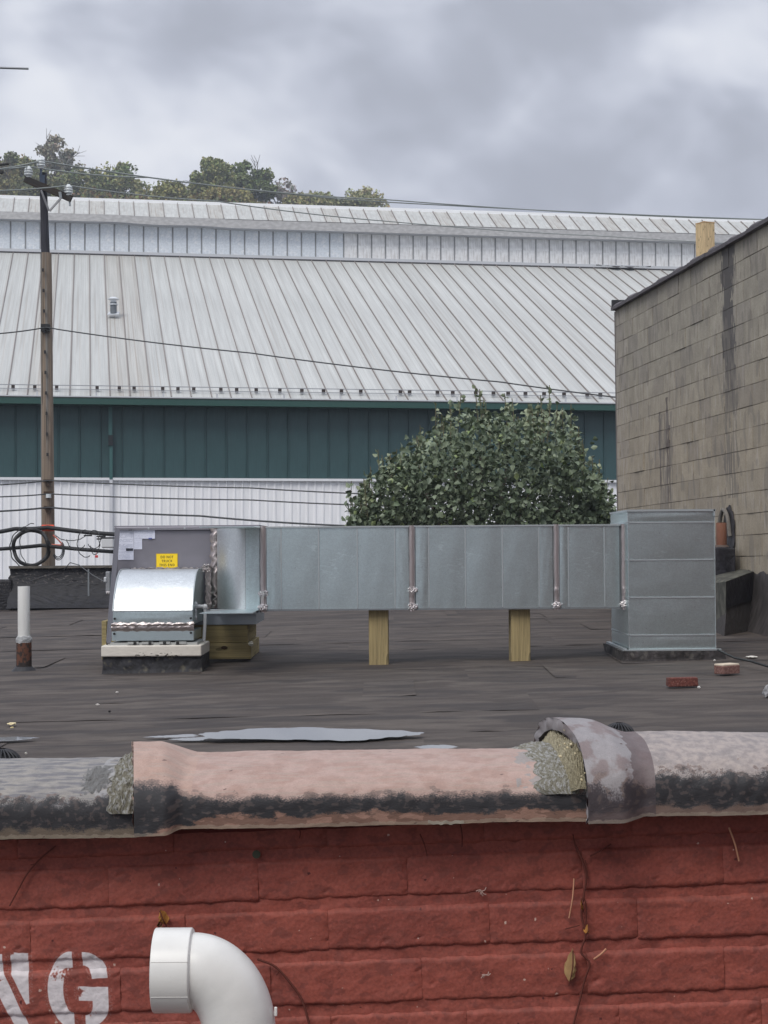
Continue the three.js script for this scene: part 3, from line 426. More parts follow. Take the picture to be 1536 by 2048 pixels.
// ---------- ivy covered tree behind the duct ----------
{
  const D = 25.5, m = M(D), base = P(960, 1090, D), t = thing('leafy_bush', 'large dark green leafy bush rising behind the metal duct', 'bush', [base.x, -4.69, -D]);
  const r = rng(909), base0 = leafGeo(.105, .08, .22), G = t.position;
  const outline = [[688, 1060], [706, 1030], [742, 980], [778, 940], [812, 905], [842, 872], [880, 854], [925, 842], [960, 826], [1000, 838], [1050, 842], [1105, 840], [1146, 864], [1170, 902], [1192, 942], [1208, 985], [1222, 1030], [1230, 1070]];
  const topAt = px => { for (let i = 0; i < outline.length - 1; i++) if (px >= outline[i][0] && px <= outline[i + 1][0]) return mix(outline[i][1], outline[i + 1][1], (px - outline[i][0]) / (outline[i + 1][0] - outline[i][0])) + 20 * n2(px / 30, 4) + 10 * n2(px / 11, 9); return 1060; };
  const sub = p => p.sub(G);
  obj('trunk', [bar(new THREE.Vector3(0, 0, 0), new THREE.Vector3(.05, 4.2, 0), .22, .22), ...Array.from({ length: 9 }, (_, i) => bar(new THREE.Vector3(.03, 3.4 + i * .09, 0), new THREE.Vector3((i - 4) * .4, 5 + .28 * (4 - Math.abs(i - 4)), (r() - .5) * 1.4), .05, .05))], M_bark, t);
  const list = [], front = [];
  const leafC = h => { const k = r(); const c = k > .97 ? [132, 146, 100] : k > .8 ? [122, 134, 110] : mix3([70, 84, 64], [116, 128, 102], r()); return linc(c.map(x => x * mix(.92, 1.06, h))); };
  // twig clusters inside the dome
  for (let i = 0; i < 3000; i++) {
    const px = mix(694, 1226, r()), ty = topAt(px), f = Math.pow(r(), .8), py = mix(ty + 4, 1105, f); const ce = Math.abs(px - 965) / 265;
    const thick = 1.5 * Math.sqrt(Math.max(.05, 1 - ce * ce)) * ss(0, .35, (py - ty) / 120 + .12); let dz = (r() * 2 - 1); dz = Math.sign(dz) * Math.pow(Math.abs(dz), i > 2400 ? 1.5 : .45) * thick;
    if (fbm2(px / 34, py / 34, 2) < -.3 && dz > 0 && py < 990) continue; if (px < 830 && r() < .5 * ss(840, 700, px)) continue;
    const c = sub(P(px, py, D - dz)), nl = 4 + (r() * 5 | 0), dir = rdir(r); dir.y = Math.abs(dir.y) + .3; dir.z += dz * .4; dir.normalize();
    for (let k = 0; k < nl; k++) { const q = c.clone().addScaledVector(dir, k * .035).addScaledVector(rdir(r), .05); const ld = rdir(r); ld.z += .55 * Math.sign(dz || 1); ld.y -= .1; const e = { m: orient(q, ld, r() * 6.28, .55 + r() * .6), c: leafC(1 - f), z: q.z, s: r() }; (dz > .45 * thick && front.length < 280 && r() < .05 ? front : list).push(e); }
  }
  // upright shoots along the top
  const shoots = []; for (let i = 0; i < 74; i++) {
    const px = i < 14 ? [872, 915, 958, 966, 1032, 1075, 1088, 1098, 1112, 1142, 700, 762, 788, 748][i] : mix(700, 1220, r()), ty = topAt(px), h = (i < 14 ? 34 + 26 * r() : 12 + 24 * r()), a = sub(P(px, ty + 46, D - .6 + 1.2 * r())), b = a.clone().add(new THREE.Vector3((r() - .5) * .12, (h + 46) * m, (r() - .5) * .1)); shoots.push(bar(a, b, .012, .012));
    const nl = 8 + (r() * 6 | 0); for (let k = 0; k < nl; k++) { const f = .3 + .7 * k / nl, q = a.clone().lerp(b, f), ld = rdir(r); ld.y += .25; list.push({ m: orient(q, ld, r() * 6.28, .55 + r() * .4), c: linc(mix3([112, 126, 98], [146, 154, 124], r())) }); }
  }
  // long thin side sprays at the left and beside the wall
  for (const [a0, b0] of [[[700, 1045], [703, 962]], [[712, 1040], [690, 1010]], [[1206, 1010], [1216, 955]], [[1232, 1050], [1237, 985]], [[735, 1000], [742, 940]]]) { const a = sub(P(a0[0], a0[1], D - .3)), b = sub(P(b0[0], b0[1], D - .3)); shoots.push(bar(a, b, .01, .01)); for (let k = 0; k < 11; k++) { const q = a.clone().lerp(b, .1 + .9 * k / 11).addScaledVector(rdir(r), .03), ld = rdir(r); list.push({ m: orient(q, ld, r() * 6.28, .6 + r() * .5), c: leafC(.7) }); } }
  obj('shoot', shoots, std({ color: hex(96, 92, 70), roughness: .9 }), t).userData.kind = 'stuff';
  const fo = obj('foliage', scatterGeo(base0, list), M_leaf, t); fo.userData.kind = 'stuff';
  const lm = [[76, 90, 68], [94, 110, 82], [114, 128, 102], [126, 146, 90]].map(c => std({ color: hex(...c), roughness: .5, side: THREE.DoubleSide }));
  front.forEach((e, i) => { const q = obj('leaf', base0, lm[i % 9 === 0 ? 3 : i % 3], t); q.applyMatrix4(e.m); });
}
// ---------- flat roof ----------
{
  const t = new THREE.Group(); t.name = 'flat_roof'; t.userData = { kind: 'structure' }; scene.add(t);
  const memb = s => pix(1024, 512, (u, v) => { const a = fbm2(u * 4 + s * 9, v * 7 + s, 5), b = fbm2(u * 11 + s, v * 10 + s * 4, 4), g = n2(u * 260, v * 200); let c = mix3([63, 55, 51], [76, 68, 63], ss(-.35, .4, a + .4 * b)); const dk = fbm2(u * 3 + 30 * s, v * 4 + 7, 4); c = mix3(c, [50, 44, 43], .7 * ss(.08, .35, dk)); const lt = fbm2(u * 4 - s * 7, v * 5 + 40, 4); c = mix3(c, [98, 90, 83], .5 * ss(.1, .4, lt)); const q = 1 + .07 * g + .04 * n2(u * 60, v * 60); return c.map(x => x * q); });
  const mats = [0, 1, 2, 3, 4].map(i => std({ map: memb(i * 3.1 + 1), roughness: .82, bumpMap: tNoise, bumpScale: .006 }));
  const r = rng(55); let k = 0;
  for (let d = 2.66; d < 25; d += .94) {
    let x = -9.5 + r() * 2; const xe = 9;
    while (x < xe) {
      const len = d < 8 ? 20 : 3.2 + r() * 3.4, x1 = Math.min(x + len, xe), s = k++, dd = d, lap = .001 + .006 * r() * r();
      const g = sheet(Math.max(4, Math.round((x1 - x) * 5)), 5, (u, v) => { const X = mix(x, x1, u), D = dd + v * 1.0; const ed = Math.min(u, 1 - u) * (x1 - x); return [X, roofY(X, D) + lap * (1 - v) + .004 * fbm2(X * 1.6, D * 3, 3) + (v === 0 ? -.004 + .006 * n2(X * 3, s) : 0) + .003 * ss(.1, 0, ed) * ((s % 2) ? 1 : -1), -D + (v === 0 ? .02 * n2(X * 1.1, s * 3) : 0)]; }, (u, v) => [mix(x, x1, u) / 5 + s * .37, v * .4 + s * .21]);
      obj("roofing_sheet", g, mats[(s * 2) % 5], t); if (x1 >= xe) break; x = x1 - .04;
    }
  }
  obj('roof_slab', sheet(1, 1, (u, v) => { const X = mix(-9.6, 9.1, u), D = mix(2.62, 25.2, v); return [X, roofY(X, D) - .03, -D]; }), M_black, t);
  obj('roof_edge', bx(18.7, 3.6, .2, -.25, -2.6, -25.2), std({ color: hex(120, 70, 60), roughness: .9 }), t);
}
{ // low black parapet at the back left
  const d = 23.4, t = thing('rear_parapet', 'low black tarred parapet stub in front of the utility pole', 'parapet', R(120, 1197)), m = M(d); t.position.z = -d;
  const q = (px, py, dd = d) => P(px, py, dd).sub(t.position);
  const tar = std({ map: pix(512, 256, (a, b) => { let k = 1 + .4 * fbm2(a * 9, b * 6, 4); let c = [25 * k, 25 * k, 31 * k]; const w = fbm2(a * 26, b * 8 + 4, 4); if (w > .34 && b > .6) c = mix3(c, [98, 92, 88], .7); return c; }), roughness: .65, bumpMap: tNoise, bumpScale: .012 });
  const a = q(22, 1136), b = q(560, 1200);
  const g = sheet(80, 12, (u, v) => { const x = mix(a.x, b.x, u), y = mix(b.y - .08, a.y, v), fl = .3 * Math.pow(1 - v, 2.4); return [x + .03 * n2(v * 5, 3) - (u < .02 ? .03 * v : 0), y + (v > .9 ? .02 * fbm2(u * 22, 1, 3) : 0), fl + .02 * fbm2(u * 20, v * 4, 3)]; }, (u, v) => [u * 2, v]);
  obj('tarred_face', g, tar, t); tar.side = THREE.DoubleSide;
  obj('core', bc(a.x + .02, b.x, b.y - .3, a.y - .02, -.02, -.34, .02), tar, t);
  obj('coping_lip', displace(bx(b.x - a.x + .04, .035, .42, (a.x + b.x) / 2, a.y + .005, -.16), (x, y, z) => [x, y + .02 * fbm2(x * 4, z * 3, 3), z]), std({ map: pix(512, 64, (u, v) => { const k = fbm2(u * 20, v * 3, 4); return mix3([80, 77, 73], [112, 106, 98], ss(-.3, .4, k)); }), roughness: .95 }), t);
  const e = q(-120, 1160), e2 = q(26, 1196);
  obj('low_return', displace(bc(e.x, e2.x, e2.y - .2, e.y, .1, -.3, .03), (x, y, z) => [x, y + .02 * n3(x * 3, y, z), z]), tar, t);
  // thin black lead from the parapet to the roof unit
  wire('lead_wire', 'thin wire arching over the black parapet down to the rooftop unit', [[128, 1140, 22.8], [140, 1125, 22.6], [158, 1130, 21], [185, 1150, 18], [216, 1168, 14.2]], .006, M_wire, 0);
  tag(obj('flashing_strip', bx(.02, .36, .01).translate(...P(177, 1165, 23.0).toArray()), M_galvDark), 'thin bright flashing strip running down the black rear parapet', 'flashing');
}
// parapet along the far edge, right of the bush
tag(obj('rear_curb', displace(bx(5.6, .3, .3, 1.2, 0, 0).translate(0, roofY(1.2, 23.4) + .12, -23.6), (x, y, z) => [x, y + .02 * n3(x * 2, y, z), z]), M_rubber), 'low black curb along the far roof edge below the bush, behind the duct', 'curb');

// puddles
{
  const water = new THREE.MeshPhysicalMaterial({ color: hex(44, 46, 48), roughness: .05, metalness: 0, ior: 2.3, clearcoat: 1, clearcoatRoughness: .03, specularIntensity: 1 });
  const pud = (label, pts, amp = 3, tilt = .11) => {
    const N = 160, cx = pts[0][0], curve = new THREE.CatmullRomCurve3(pts.map(p => new THREE.Vector3(p[0], p[1], 0)), true), px = [];
    for (let i = 0; i < N; i++) { const q = curve.getPoint(i / N); px.push([q.x + 8 * n2(i * .16, cx), q.y + amp * (.5 * n2(i * .12, cx + 5) + .12 * n2(i * .5, cx))]); }
    const n0 = px.reduce((a, p) => a[1] > p[1] ? a : p), c = R(...n0, .012), k = .02 + tilt, D0 = -c.z;
    const sh = px.map(p => { const a = P(p[0], p[1], 1), d = (c.y - k * D0 - .018 * c.x) / (a.y - k - .018 * a.x); return a.multiplyScalar(d); });
    const g = new THREE.ShapeGeometry(new THREE.Shape(sh.map(v => new THREE.Vector2(v.x, -v.z)))); displace(g, (x, y) => [x, c.y + k * (y - D0) + .018 * (x - c.x), -y]);
    const m = struct('puddle', g, water); m.userData.label = label; return m; };
  pud('long shallow puddle of rain water on the flat roof', [[400, 1469], [470, 1460], [560, 1456], [660, 1456], [760, 1459], [850, 1466], [800, 1473], [720, 1480], [600, 1480], [480, 1478], [410, 1474]]);
  pud('small puddle at the coping on the flat roof', [[832, 1494], [850, 1491], [890, 1490], [912, 1493], [900, 1498], [850, 1499]], 1);
  pud('thin streak of water left of the long puddle', [[290, 1474], [330, 1471], [388, 1469], [394, 1472], [340, 1475]], .6);
  pud('second thin streak of water joining the long puddle', [[340, 1479], [380, 1475], [420, 1475], [410, 1480]], .6);
  pud('narrow puddle at the left edge of the roof', [[-30, 1478], [10, 1474], [60, 1474], [74, 1475], [40, 1480], [-20, 1482]], .6);
}

// ---------- rooftop air handling: ducts ----------
const DD = 13.4, dm = M(DD);
// one pan of duct sheet between two beads: a slightly pillowed grid facing +z
function pan(x0, x1, y0, y1, z, bulge, seed) { return sheet(8, 10, (u, v) => [mix(x0, x1, u), mix(y0, y1, v), z + bulge * Math.sin(Math.PI * u) * (.5 + .5 * Math.sin(Math.PI * v)) + .0007 * n2(u * 2 + seed, v * 1.6) + .0001 * n2(u * 6 + seed, v * 7)], (u, v) => [mix(x0, x1, u), mix(y0, y1, v)]); }
{
  const o = P(800, 1219, DD), t = thing('rooftop_duct', 'long horizontal galvanized duct carried on two wooden posts', 'duct', [o.x, o.y, -DD]);
  const X = px => (px - 768) * dm - o.x, y0 = .004, y1 = (1219 - 1054) * dm, dep = .62, tilt = .0;
  const r = rng(66);
  obj('core', bc(X(512), X(1262), y0 + .004, y1 - .004, -.012, -dep), M_galvDark, t);
  const secs = [[490, 519, []], [532, 817, [562, 637, 714, 789]], [830, 1105, [857, 930, 1004, 1077]], [1118, 1238, [1136, 1208]]];
  let s = 0; for (const [a, b, ribs] of secs) { const e = [a, ...ribs, b]; for (let i = 0; i < e.length - 1; i++) { const m = obj('duct_panel', pan(X(e[i]) + .002, X(e[i + 1]) - .002, y0, y1, .002, (.0012 + .002 * r()), s++ * 7.3), M_galv, t); m.rotation.y = 0; m.rotation.x = (r() - .5) * .012; } for (const p of ribs) obj('duct_bead', bx(.009, y1 - .02, .01, X(p), (y0 + y1) / 2, .004), M_galvLip, t); }
  obj('top_sheet', bc(X(490), X(1250), y1 - .003, y1 + .004, .004, -dep), M_galv, t);
  obj('top_edge', bx(X(1240) - X(530), .012, .02, (X(1240) + X(530)) / 2, y1 + .004, .004), M_galvLip, t);
  obj('bottom_edge', bx(X(1240) - X(412), .012, .02, (X(1240) + X(412)) / 2, y0 - .002, -.004), M_galvDark, t);
  // taped joints
  const tape = (px, w, yb, yt, seed) => { const g = sheet(10, 60, (u, v) => { const wob = .0025 * n2(v * 4, seed); const pr = Math.sin(Math.PI * u); return [X(px) + (u - .5) * w + wob, mix(yb, yt, v), .006 + .013 * Math.pow(pr, .4) + .0002 * n2(u * 3 + seed, v * 5) * pr + (v < .1 || Math.abs(v - .22) < .04 ? .007 * Math.abs(n2(u * 5 + seed, v * 40)) : 0)]; }, (u, v) => [u * .5, v * 2]); return obj('foil_tape', g, M_foilTape, t); }; M_foil.side = THREE.DoubleSide;
  tape(526, .05, -.015, y1 + .015, 1); tape(823, .05, -.012, y1 + .012, 5); tape(1112, .048, -.012, y1 + .012, 9); tape(1247, .046, -.012, y1 + .01, 13);
  for (const [px, py] of [[525, 1213], [824, 1213], [824, 1180], [1112, 1212], [1247, 1211], [526, 1185]]) { const g = new THREE.IcosahedronGeometry(.034, 3); displace(g, (x, y, z) => { const k = 1 + .5 * n3(x * 60 + px, y * 60, z * 60); return [X(px) + x * k, (1219 - py) * dm + y * k * .7, .02 + z * k * .45]; }); obj('foil_crumple', g, M_foil, t); }
  // curved elbow from the cabinet round to the duct
  const el = sheet(24, 10, (u, v) => { const a = u * Math.PI / 2; return [X(490) - (X(490) - X(418)) * Math.cos(a) * 1.0, mix(y0, y1, v), -.72 + .72 * Math.sin(a) + .001 * n2(u * 5, v * 4)]; }, (u, v) => [u * .8, v * .6]);
  const em = obj('elbow', el, M_galvHood, t); M_galvHood.side = THREE.DoubleSide;
  const cap = y => { const s2 = new THREE.Shape(); s2.moveTo(X(518), .002); s2.lineTo(X(518), .72); s2.lineTo(X(418), .72); for (let i = 0; i <= 16; i++) { const a = i / 16 * Math.PI / 2; s2.lineTo(X(490) - (X(490) - X(418)) * Math.cos(a), .72 - .72 * Math.sin(a)); } return new THREE.ExtrudeGeometry(s2, { depth: .006, bevelEnabled: false }).rotateX(Math.PI / 2).translate(0, y, 0); };
  obj('elbow_cheek', [cap(y1 + .003), cap(y0 + .006)], M_galv, t);
  obj('elbow_lip', [bx(X(520) - X(470), .014, .02, (X(520) + X(470)) / 2, y1 + .006, .004), bx(X(520) - X(420), .016, .03, (X(520) + X(420)) / 2, y0, 0)], M_galvLip, t);
  { const g = sheet(8, 70, (u, v) => [X(412) + (u - .5) * .07 + .014 * n2(v * 10, 4), mix(0, y1 + .02, v), -.70 + .03 * Math.sin(Math.PI * u) + .005 * n2(u * 2, v * 9)], (u, v) => [u * .5, v * 2]); obj('foil_tape', g, M_foilTape, t); }
}
for (const [px, py, w, label] of [[758, 1329, 39, 'left square yellow timber post holding up the metal duct'], [1041, 1327, 39, 'right square yellow timber post holding up the metal duct']]) {
  const b = P(px, py, 13.46), h = (py - 1216) * M(13.46), W = w * M(13.46), t = thing('timber_post', label, 'post', [b.x, b.y - .02, b.z - W / 2], 'timber posts under the duct');
  const g = rbx(W, h + .03, W, .008, 0, h / 2 + .01, 0, 2); uvFrom(g, (x, y, z, n) => [(Math.abs(n[0]) > .5 ? z : x) * 3 + px, y * .9]); obj('shaft', g, M_treated, t); t.rotation.y = px > 900 ? .05 : -.03;
  obj('saddle', bx(W * .98, .05, W * .9, 0, h - .012, 0), M_black, t);
}
{ // tall box at the right end
  const D0 = 13.22, m = M(D0), o = P(1345, 1300, D0), t = thing('plenum_box', 'tall square galvanized duct riser with horizontal beads on a tarred curb', 'duct riser', [o.x, o.y, -D0]);
  const w = 174 * m, h = 279 * m, dep = 1.0, r = rng(8);
  obj('core', bc(-w / 2 + .006, w / 2 - .006, 0, h - .01, -.01, -dep), M_galvDark, t);
  const ys = [0, 30, 105, 180, 255, 279].map(v => v * m);
  for (let i = 0; i < 5; i++) { obj('riser_panel', pan(-w / 2, w / 2, ys[i] + .002, ys[i + 1] - .002, 0, .005 + .003 * r(), i * 5 + 90), M_galv, t); const sp = pan(-dep, 0, ys[i] + .002, ys[i + 1] - .002, 0, .004, i * 3 + 50).rotateY(-Math.PI / 2).translate(-w / 2, 0, 0); obj('riser_side_panel', sp, M_galv, t); obj('riser_side_panel', sp.clone().translate(w - .002, 0, 0), M_galv, t); }
  for (let i = 1; i < 5; i++) obj('riser_bead', [bx(w - .02, .009, .012, 0, ys[i], .003), bx(.01, .009, dep - .04, -w / 2, ys[i], -dep / 2)], M_galvLip, t);
  obj('top_flange', [bx(w + .012, .016, .03, 0, h, 0), bx(.014, .016, dep, -w / 2, h - .002, -dep / 2), bx(.012, .05, .03, w / 2 - .004, h - .02, 0)], M_galvLip, t);
  obj('top_sheet', bc(-w / 2, w / 2, h - .012, h - .004, -.01, -dep), M_galv, t);
  for (const s of [-1, 1]) obj('corner_seam', bx(.005, h, .008, s * (w / 2 - .002), h / 2, .002), M_galvLip, t);
  obj('base_flashing', displace(bx(w + .07, .022, .03, 0, -.002, .02, 0), (x, y, z) => [x, y + .006 * n2(x * 9, 2), z + .01 * n2(x * 12, 5)]), M_galvLip, t);
  obj('base_flashing', bx(.03, .02, dep, -w / 2 - .03, .004, -dep / 2), M_galvLip, t);
  const cu = thing('riser_curb', 'low black tarred curb under the tall metal duct riser', 'curb', [o.x, o.y, -D0]);
  const cg = new THREE.BoxGeometry(w + .12, .17, dep + .1, 40, 6, 12); displace(cg.translate(0, -.088, -dep / 2 + .02), (x, y, z) => [x * (1 + (y < -.1 ? .05 : 0)) + .012 * n3(x * 7, y * 7, z * 4), y, z + (z > 0 ? (y < -.1 ? .05 : 0) : 0) + .012 * n3(x * 6 + 4, y * 9, z * 3)]);
  obj('tarred_face', uvBox(cg, 1), std({ map: pix(512, 256, (a, b) => { let k = 1 + .45 * fbm2(a * 12, b * 9, 4), c = [52 * k, 48 * k, 48 * k]; const g2 = fbm2(a * 10 + 6, b * 8, 4); if (g2 > .22) c = mix3(c, [86, 82, 78], clamp((g2 - .22) * 3)); return c; }), roughness: .8, bumpMap: tNoise, bumpScale: .012 }), cu);
}

// ---------- rooftop unit ----------
const CD = 14.15, cm = M(CD);
{
  const o = P(370, 1222, CD), t = thing('rooftop_unit', 'grey rooftop air handling cabinet with white data sheets and yellow sign', 'air handler', [o.x, o.y, -CD]);
  const X = px => (px - 768) * cm - o.x, Y = py => (1222 - py) * cm;
  const cabM = std({ map: pix(256, 256, (u, v) => { const q = 1 + .035 * fbm2(u * 4, v * 4, 4); return [128 * q, 126 * q, 134 * q]; }), roughness: .42, metalness: .35 });
  obj('cabinet', bc(X(232), X(515), Y(1222), Y(1060), 0, -.95, .008), cabM, t);
  obj('lid', [bc(X(229), X(519), Y(1060), Y(1053), .03, -1.0, .008), bc(X(229), X(519), Y(1053) - .001, Y(1051), .02, -.98)], std({ color: hex(140, 138, 146), roughness: .4, metalness: .4 }), t);
  for (const px of [298, 370]) obj('lid_screw', new THREE.CylinderGeometry(.008, .008, .01, 8).rotateX(Math.PI / 2).translate(X(px), Y(1056.5), .034), M_galvLip, t);
  obj('corner_post', bc(X(229), X(233), Y(1260), Y(1060), .012, -.02), cabM, t);
  obj('base_rail', [bc(X(384), X(512), Y(1249), Y(1228), .06, -.9), bc(X(384), X(512), Y(1228), Y(1225), .075, .0)], std({ color: hex(168, 176, 184), metalness: .8, roughness: .5 }), t);
  // printed sheets
  const paper = (w, h, seed) => canvasTex(256, 256, (c) => { c.fillStyle = '#d6d9e8'; c.fillRect(0, 0, 256, 256); const r = rng(seed); c.fillStyle = '#9aa0b4'; for (let y = 14; y < 246; y += 9) { if (r() < .2) continue; let x = 12; while (x < 236) { const l = 8 + r() * 26; if (r() > .18) c.fillRect(x, y, Math.min(l, 240 - x), 3); x += l + 5; } } c.strokeStyle = '#aeb4c6'; c.strokeRect(6, 6, 244, 244); });
  const sheetAt = (x0, x1, y0, y1, seed, z) => { obj('data_sheet', bc(X(x0), X(x1), Y(y1), Y(y0), z, z - .002), std({ map: paper(1, 1, seed), roughness: .6 }), t); };
  sheetAt(236, 267, 1060, 1119, 3, .006); sheetAt(267.5, 284, 1060, 1098, 4, .0055); sheetAt(267.5, 310, 1060, 1077, 5, .008);
  obj('data_plate', bc(X(252), X(266), Y(1101), Y(1096), .009, .005), std({ color: hex(52, 54, 66), roughness: .4 }), t); obj('data_plate', bc(X(258), X(265), Y(1061), Y(1057.5), .036, .03), std({ color: hex(90, 90, 98), roughness: .4 }), t); obj('data_plate', bc(X(297), X(304), Y(1078), Y(1075.5), .011, .006), std({ color: hex(80, 90, 150), roughness: .4 }), t);
  const sign = canvasTex(384, 256, c => { c.fillStyle = '#f2cf1c'; c.fillRect(0, 0, 384, 256); c.strokeStyle = '#b08a08'; c.lineWidth = 5; c.strokeRect(5, 5, 374, 246); c.fillStyle = '#4e4410'; c.textAlign = 'center'; c.font = 'bold 62px sans-serif'; c.fillText('DO NOT', 192, 84); c.fillText('TRUCK', 192, 154); c.fillText('THIS END', 192, 224); });
  const sg = bc(X(312), X(355), Y(1136), Y(1107), .006, .003); obj('warning_sign', sg, std({ map: sign, roughness: .5 }), t);
  // slender strut down the left front edge
  const a = P(236, 1058, 14.0).sub(t.position), b = P(218, 1287, 13.3).sub(t.position); obj('edge_strut', [bar(a, b, .034, .012), bar(a.clone().add(new THREE.Vector3(-.02, 0, -.02)), b.clone().add(new THREE.Vector3(-.02, 0, -.02)), .01, .05)], std({ color: hex(84, 84, 92), roughness: .5, metalness: .5 }), t);
}
{ // timber stand under the cabinet
  const o = R(450, 1317), t = thing('timber_stand', 'stacked treated timber beams carrying the grey rooftop unit', 'timber stand', [o.x, o.y, -14.1]), m = M(14.1);
  const X = px => (px - 768) * m - o.x, Y = py => (1317 - py) * m + (P(450, 1317, 14.1).y - o.y);
  const bm = (x0, x1, y0, y1, z0, z1, dx) => { const g = bc(X(x0), X(x1), Y(y1), Y(y0), z0, z1, .006); uvFrom(g, (x, y, z, n) => Math.abs(n[0]) > .5 ? [y * 3 + dx, z * .6] : [y * 3 + dx, x * .6 + dx]); return obj('beam', g, M_plank, t); };
  bm(206, 501, 1286, 1318, .03, -.1, .3); bm(216, 494, 1250, 1285.5, 0, -.12, 1.7); bm(214, 226, 1250, 1285, -.13, -.95, 2.2); bm(206, 225, 1286, 1318, -.11, -.95, 3.1); bm(484, 494, 1250, 1285, -.13, -.95, .8); bm(484, 500, 1286, 1318, -.11, -.95, 4);
  bm(203, 213, 1240, 1318, .02, -.5, 5.2);
  obj('knot', new THREE.CylinderGeometry(.022, .02, .006, 9).rotateX(Math.PI / 2).scale(1.3, .7, 1).translate(X(448), Y(1295), .032), std({ color: hex(62, 48, 34), roughness: 1 }), t);
  tag(obj('foam_scrap', displace(new THREE.IcosahedronGeometry(.02, 2), (x, y, z) => { const k = 1 + .4 * n3(x * 90, y * 90, z * 90); return [x * k, y * k, z * k]; }).translate(...P(502, 1287, 14.05).toArray()), std({ color: hex(226, 222, 206), roughness: .9 })), 'small white scrap stuck to the right end of the timber stand', 'scrap');
}
const HDp = 13.27, hm = M(HDp);
{ // curved return duct going down into its curb
  const o = P(305, 1288, HDp), t = thing('curved_return_duct', 'shiny curved galvanized duct bending down from the unit into a white curb', 'duct', [o.x, o.y, -HDp]);
  const X = px => (px - 768) * hm - o.x, Y = py => (1288 - py) * hm;
  const x0 = X(225), x1 = X(384), yT = Y(1141), yS = Y(1222), dep = .86, rr = (yT - yS);
  const prof = [[-dep, yT]]; for (let i = 0; i <= 20; i++) { const A = 1.12, a = i / 20 * A; prof.push([-.46 + .46 * Math.sin(a) / Math.sin(A), yS + rr * (Math.cos(a) - Math.cos(A)) / (1 - Math.cos(A))]); }
  const hood = sheet(12, prof.length - 1, (u, v) => { const k = v * (prof.length - 1), i = Math.min(prof.length - 2, k | 0), f = k - i, z = mix(prof[i][0], prof[i + 1][0], f), y = mix(prof[i][1], prof[i + 1][1], f); return [mix(x0, x1, u), y + .002 * n2(u * 3, v * 6), z]; }, (u, v) => [u * .6, v * .6]);
  obj('curved_panel', hood, M_galvHood, t);
  obj('seam', bx(x1 - x0, .008, .008, (x0 + x1) / 2, yS, .002), M_galvLip, t);
  obj('front_panel', pan(x0, x1, Y(1247), yS, .0, .004, 7), M_galv, t);
  const cheek = new THREE.Shape(); cheek.moveTo(-dep, Y(1250)); prof.forEach(p => cheek.lineTo(p[0], p[1])); cheek.lineTo(0, Y(1250)); const cg = new THREE.ExtrudeGeometry(cheek, { depth: .004, bevelEnabled: false }).rotateY(-Math.PI / 2);
  obj('cheek', cg.clone().translate(x0 + .004, 0, 0), M_galv, t); obj('cheek', cg.clone().translate(x1 - .001, 0, 0), M_galv, t);
  const lip = prof.map(p => new THREE.Vector3(0, p[1] + .002, p[0] + .002));
  for (const x of [x0, x1]) obj('edge_lip', tube(lip.map(p => p.clone().setX(x)), .006, 30, 5), M_galvLip, t);
  obj('collar', [bc(x0 - .008, x1 + .008, Y(1281), Y(1262), .006, -.55)], M_galv, t);
  const tp = (yb, yt, z, s) => { const g = sheet(60, 8, (u, v) => [mix(x0 - .012, x1 + .012, u), mix(yb, yt, v) + .008 * n2(u * 12, s + v), z + .012 * Math.sin(Math.PI * v) + .002 * n2(u * 12, v * 3 + s)], (u, v) => [v * .5, u * 2]); obj('foil_tape', g, M_foilTape, t); };
  tp(Y(1263), Y(1246), .004, 2); tp(Y(1252), Y(1245), .014, 8);
  { const g = sheet(60, 6, (u, v) => [mix(X(232), X(394), u), yT + .012 * v + .01 * n2(u * 12, 3) * v, -.78 + .02 * n2(u * 20, v * 3)], (u, v) => [v * .5, u * 2]); obj('foil_tape', g, M_foil, t); }
  { const g = sheet(6, 50, (u, v) => [x1 + .03 + u * .045 + .008 * n2(v * 9, 2), mix(Y(1225), yT + .02, v), -.70 + .004 * n2(u * 2, v * 7)], (u, v) => [u * .5, v * 2]); obj('foil_tape', g, M_foilTape, t); }
  { const g = sheet(14, 14, (u, v) => [x1 + .01 + u * .06 + .01 * n2(v * 4, 6), yT - .02 + .06 * v + .01 * n2(u * 4, 1), -.66 + .015 * n2(u * 4, v * 4)], (u, v) => [u * .3, v * .3]); obj('foil_crumple', g, M_foil, t); }
  for (const [px, py] of [[229, 1237], [381, 1237], [228, 1267], [381, 1266]]) obj('screw', new THREE.CylinderGeometry(.009, .009, .014, 8).rotateX(Math.PI / 2).translate(X(px), Y(py), .014), M_black, t);
  const c = thing('roof_curb', 'white topped roof curb with black tarred base under the curved duct', 'curb', [o.x, o.y, -HDp]);
  const wM = std({ map: pix(512, 128, (u, v) => { let k = 1 + .05 * fbm2(u * 8, v * 4, 4), cc = [214 * k, 208 * k, 198 * k]; if (v < .42 && fbm2(u * 10 + 4, v * 5, 4) > .16 + v * .9 && u > .3 && u < .8) cc = [52, 48, 44]; if (n2(u * 70, v * 6) > .86) cc = cc.map(x => x * .86); return cc; }), roughness: .7 });
  const fx0 = X(203), fx1 = X(403), fg = rbx(fx1 - fx0, .088, .62, .012, (fx0 + fx1) / 2, -.052, -.26, 2); uvFrom(fg, (x, y, z) => [(x - fx0) / (fx1 - fx0), (y + .096) / .1]);
  obj('white_cap', fg, wM, c);
  obj('cap_upstand', [bc(X(220), X(394), -.01, .012, .02, -.5), ...[255, 283, 318, 350].map(px => bc(X(px), X(px + 22), .0, .018, .034, .0))], std({ color: hex(176, 178, 176), roughness: .6, metalness: .3 }), c);
